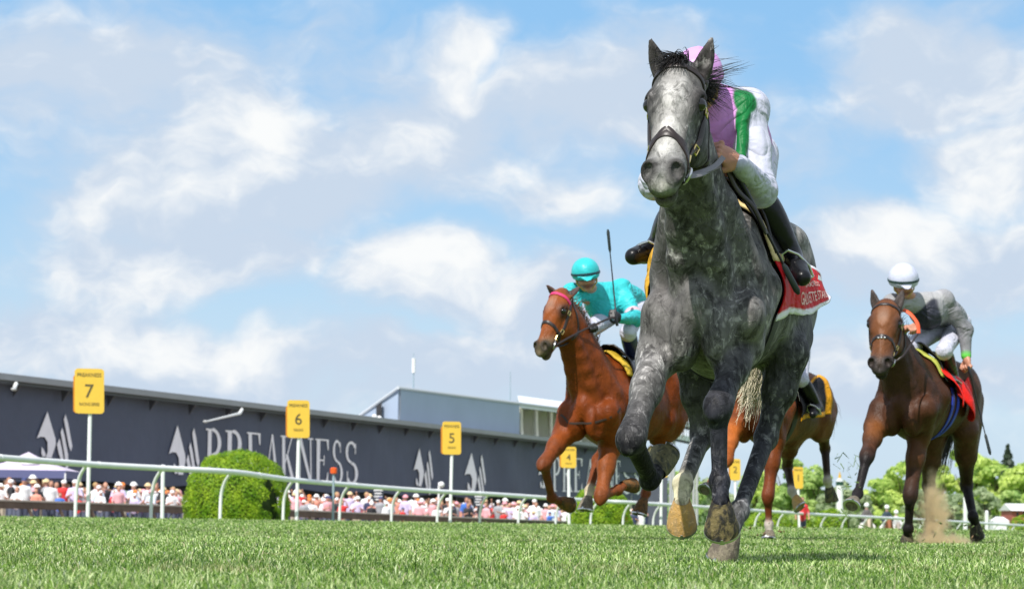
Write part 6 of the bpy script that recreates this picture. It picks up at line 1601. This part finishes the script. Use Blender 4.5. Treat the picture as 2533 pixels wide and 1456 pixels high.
dcol = (.15, .038, .009)
fourth = horse(dict(label='chestnut racehorse with white socks mostly hidden behind the grey, under a black and yellow cloth', group='racehorses galloping on the turf',
    yaw=math.radians(27), pitch=0.0, pivot=(2.57, 24.9, 1.235), res=.013, coat=CHEST, poll=P(1838, 770, 23.9), muzzle=P(1800, 905, 23.6),
    cols=dict(body=dcol, dark=(.10, .030, .010), face=(.22, .06, .015), neck=(.22, .06, .014), croup=(.13, .042, .016), belly=(.09, .03, .012), muzzle=(.08, .05, .04)),
    legs=dict(
        LF=dict(elbow=P(1916, 1092, 24.3), knee=P(1899, 1224, 24.15), fet=P(1901, 1296, 24.2), cor=P(1902, 1314, 24.2), sole=P(1902, 1332, 24.18), toe=(-.4, -1, 0), low=(.15, .035, .012), sock=(.62, .56, .52), hoof='grey'),
        RF=dict(elbow=P(1812, 1060, 24.2), knee=P(1798, 1136, 23.8), fet=P(1762, 1192, 23.58), cor=P(1752, 1201, 23.5), sole=P(1742, 1217, 23.44), toe=(-.2, -1, .3), low=(.26, .07, .015), fore=(.36, .10, .02), hoof='grey'),
        RH=dict(stifle=P(1952, 1078, 25.0), hock=P(1947, 1152, 25.4), fet=P(1958, 1214, 25.15), cor=P(1968, 1232, 25.12), sole=P(1984, 1249, 25.08), toe=(.2, -.6, -1), low=(.035, .02, .012), sock=(.62, .56, .48), hoof='pale'),
        LH=dict(stifle=P(2026, 1030, 25.3), hock=P(2040, 1108, 25.65), fet=P(2046, 1188, 25.5), cor=P(2051, 1208, 25.52), sole=P(2057, 1236, 25.55), toe=(.1, -.6, -1), low=(.035, .02, .012), sock=(.55, .5, .42), hoof='mud')),
    tail=[P(2050, 1000, 26.0), P(2045, 1040, 26.2)], tail_mat=HAIR_RED, tail_n=60))
q = fourth
def blackgold(s, t):
    e = (t < .10) | (s > .90) | (t > .92)
    return np.where(e[:, None], np.array((.75, .33, .01)), np.array((.010, .010, .014)))
cloth_grid('saddle_cloth', q, lambda s, t: .36 - .86*s, lambda s, t: np.radians(-30 + 16*s + 72*t), lambda s, t: .02 + (.03 + .03*np.sin(s*11 + 1)) * (1-t), 40, 26, blackgold, cloth_mat('blanket_cloth'), q.root, .006)
m = MB(); th = np.radians(np.linspace(10, -190, 50)); p, n = wrap(q, np.full(50, .30), th, .004); ribbon(m, list(p), list(n), .09, .006); m.build('girth', mat('girth_black'), q.root, q.base, True)
bridle(q, dict(strapw=.022), [])
jD = {}
for k_, (fx, ly, uz) in dict(pelvis=(-.25, 0, 1.93), chest=(.30, 0, 2.02), neck=(.42, 0, 2.06), head=(.52, 0, 2.08), shL=(.30, .18, 2.0), elL=(.42, .30, 1.78), wrL=(.62, .14, 1.72), shR=(.30, -.18, 2.0), elR=(.42, -.30, 1.78), wrR=(.62, -.14, 1.72), knL=(.28, .30, 1.62), anL=(.02, .36, 1.38), toL=(.18, .38, 1.30), knR=(.28, -.30, 1.62), anR=(.02, -.36, 1.38), toR=(.18, -.38, 1.30)).items(): jD[k_] = q.T(fx, ly, uz - .12)
rider(dict(label='jockey in dark blue silks almost hidden behind the grey horse', group='jockeys riding in the race', j=jD, head_up=(0, -.4, .9), face=(-.4, -1, -.2), res=.011,
     handL=(np.array([-.4, -.8, .1]), np.array([.2, -.4, .8])), handR=(np.array([-.3, -.8, .1]), np.array([.1, -.4, .8])),
     cols=dict(torso=(.02, .03, .12), helmet=(.02, .03, .12)), helm_name='navy', base_z=1.3))
def dust():
    c0 = at(2312, 1352, 22.25); m = MB(); m.ellipsoid(c0 + np.array([.02, .1, .13]), (.52, .42, .62), nu=20, nv=12); o = m.build('dust_cloud', [], None, (0, 0, 0), True)
    mt = bpy.data.materials.new('dust'); mt.use_nodes = True; nt = NT(mt.node_tree); nt.n.remove(mt.node_tree.nodes['Principled BSDF'])
    v = nt.new('ShaderNodeVolumePrincipled'); nt.put(v.inputs['Color'], (.93, .78, .55)); nt.put(v.inputs['Anisotropy'], .2)
    pos = nt.new('ShaderNodeTexCoord').outputs['Object']; rel = nt.vmath('SUBTRACT', pos, tuple(c0))
    s_ = nt.new('ShaderNodeSeparateXYZ'); nt.put(s_.inputs[0], rel)
    z = s_.outputs[2]
    wob = nt.vmath('SCALE', nt.vmath('SUBTRACT', nt.noise(rel, 5, 3, .6, out=1), (.5, .5, .5)), scale=.35)
    q = nt.vmath('ADD', rel, wob)
    col_ = nt.ramp(nt.vmath('LENGTH', nt.vmath('MULTIPLY', nt.vmath('SUBTRACT', q, (0, 0, .22)), (6.0, 6.0, 2.1)), out=1), 1.0, .25)
    low = nt.ramp(nt.vmath('LENGTH', nt.vmath('MULTIPLY', nt.vmath('SUBTRACT', q, (.06, 0, -.02)), (2.6, 2.6, 5.5)), out=1), 1.0, .2)
    n_ = nt.ramp(nt.noise(rel, 12, 4, .65), .32, .68)
    d = nt.math('MULTIPLY', nt.math('ADD', nt.math('MULTIPLY', col_, 30.0), nt.math('MULTIPLY', low, 30.0)), n_)
    nt.put(v.inputs['Density'], d); nt.l.new(v.outputs[0], mt.node_tree.nodes['Material Output'].inputs[1])
    o.data.materials.clear(); o.data.materials.append(mt); tag(o, 'cloud of tan dust kicked up behind the legs of the bay horse', 'dust', kind='stuff')
dust()
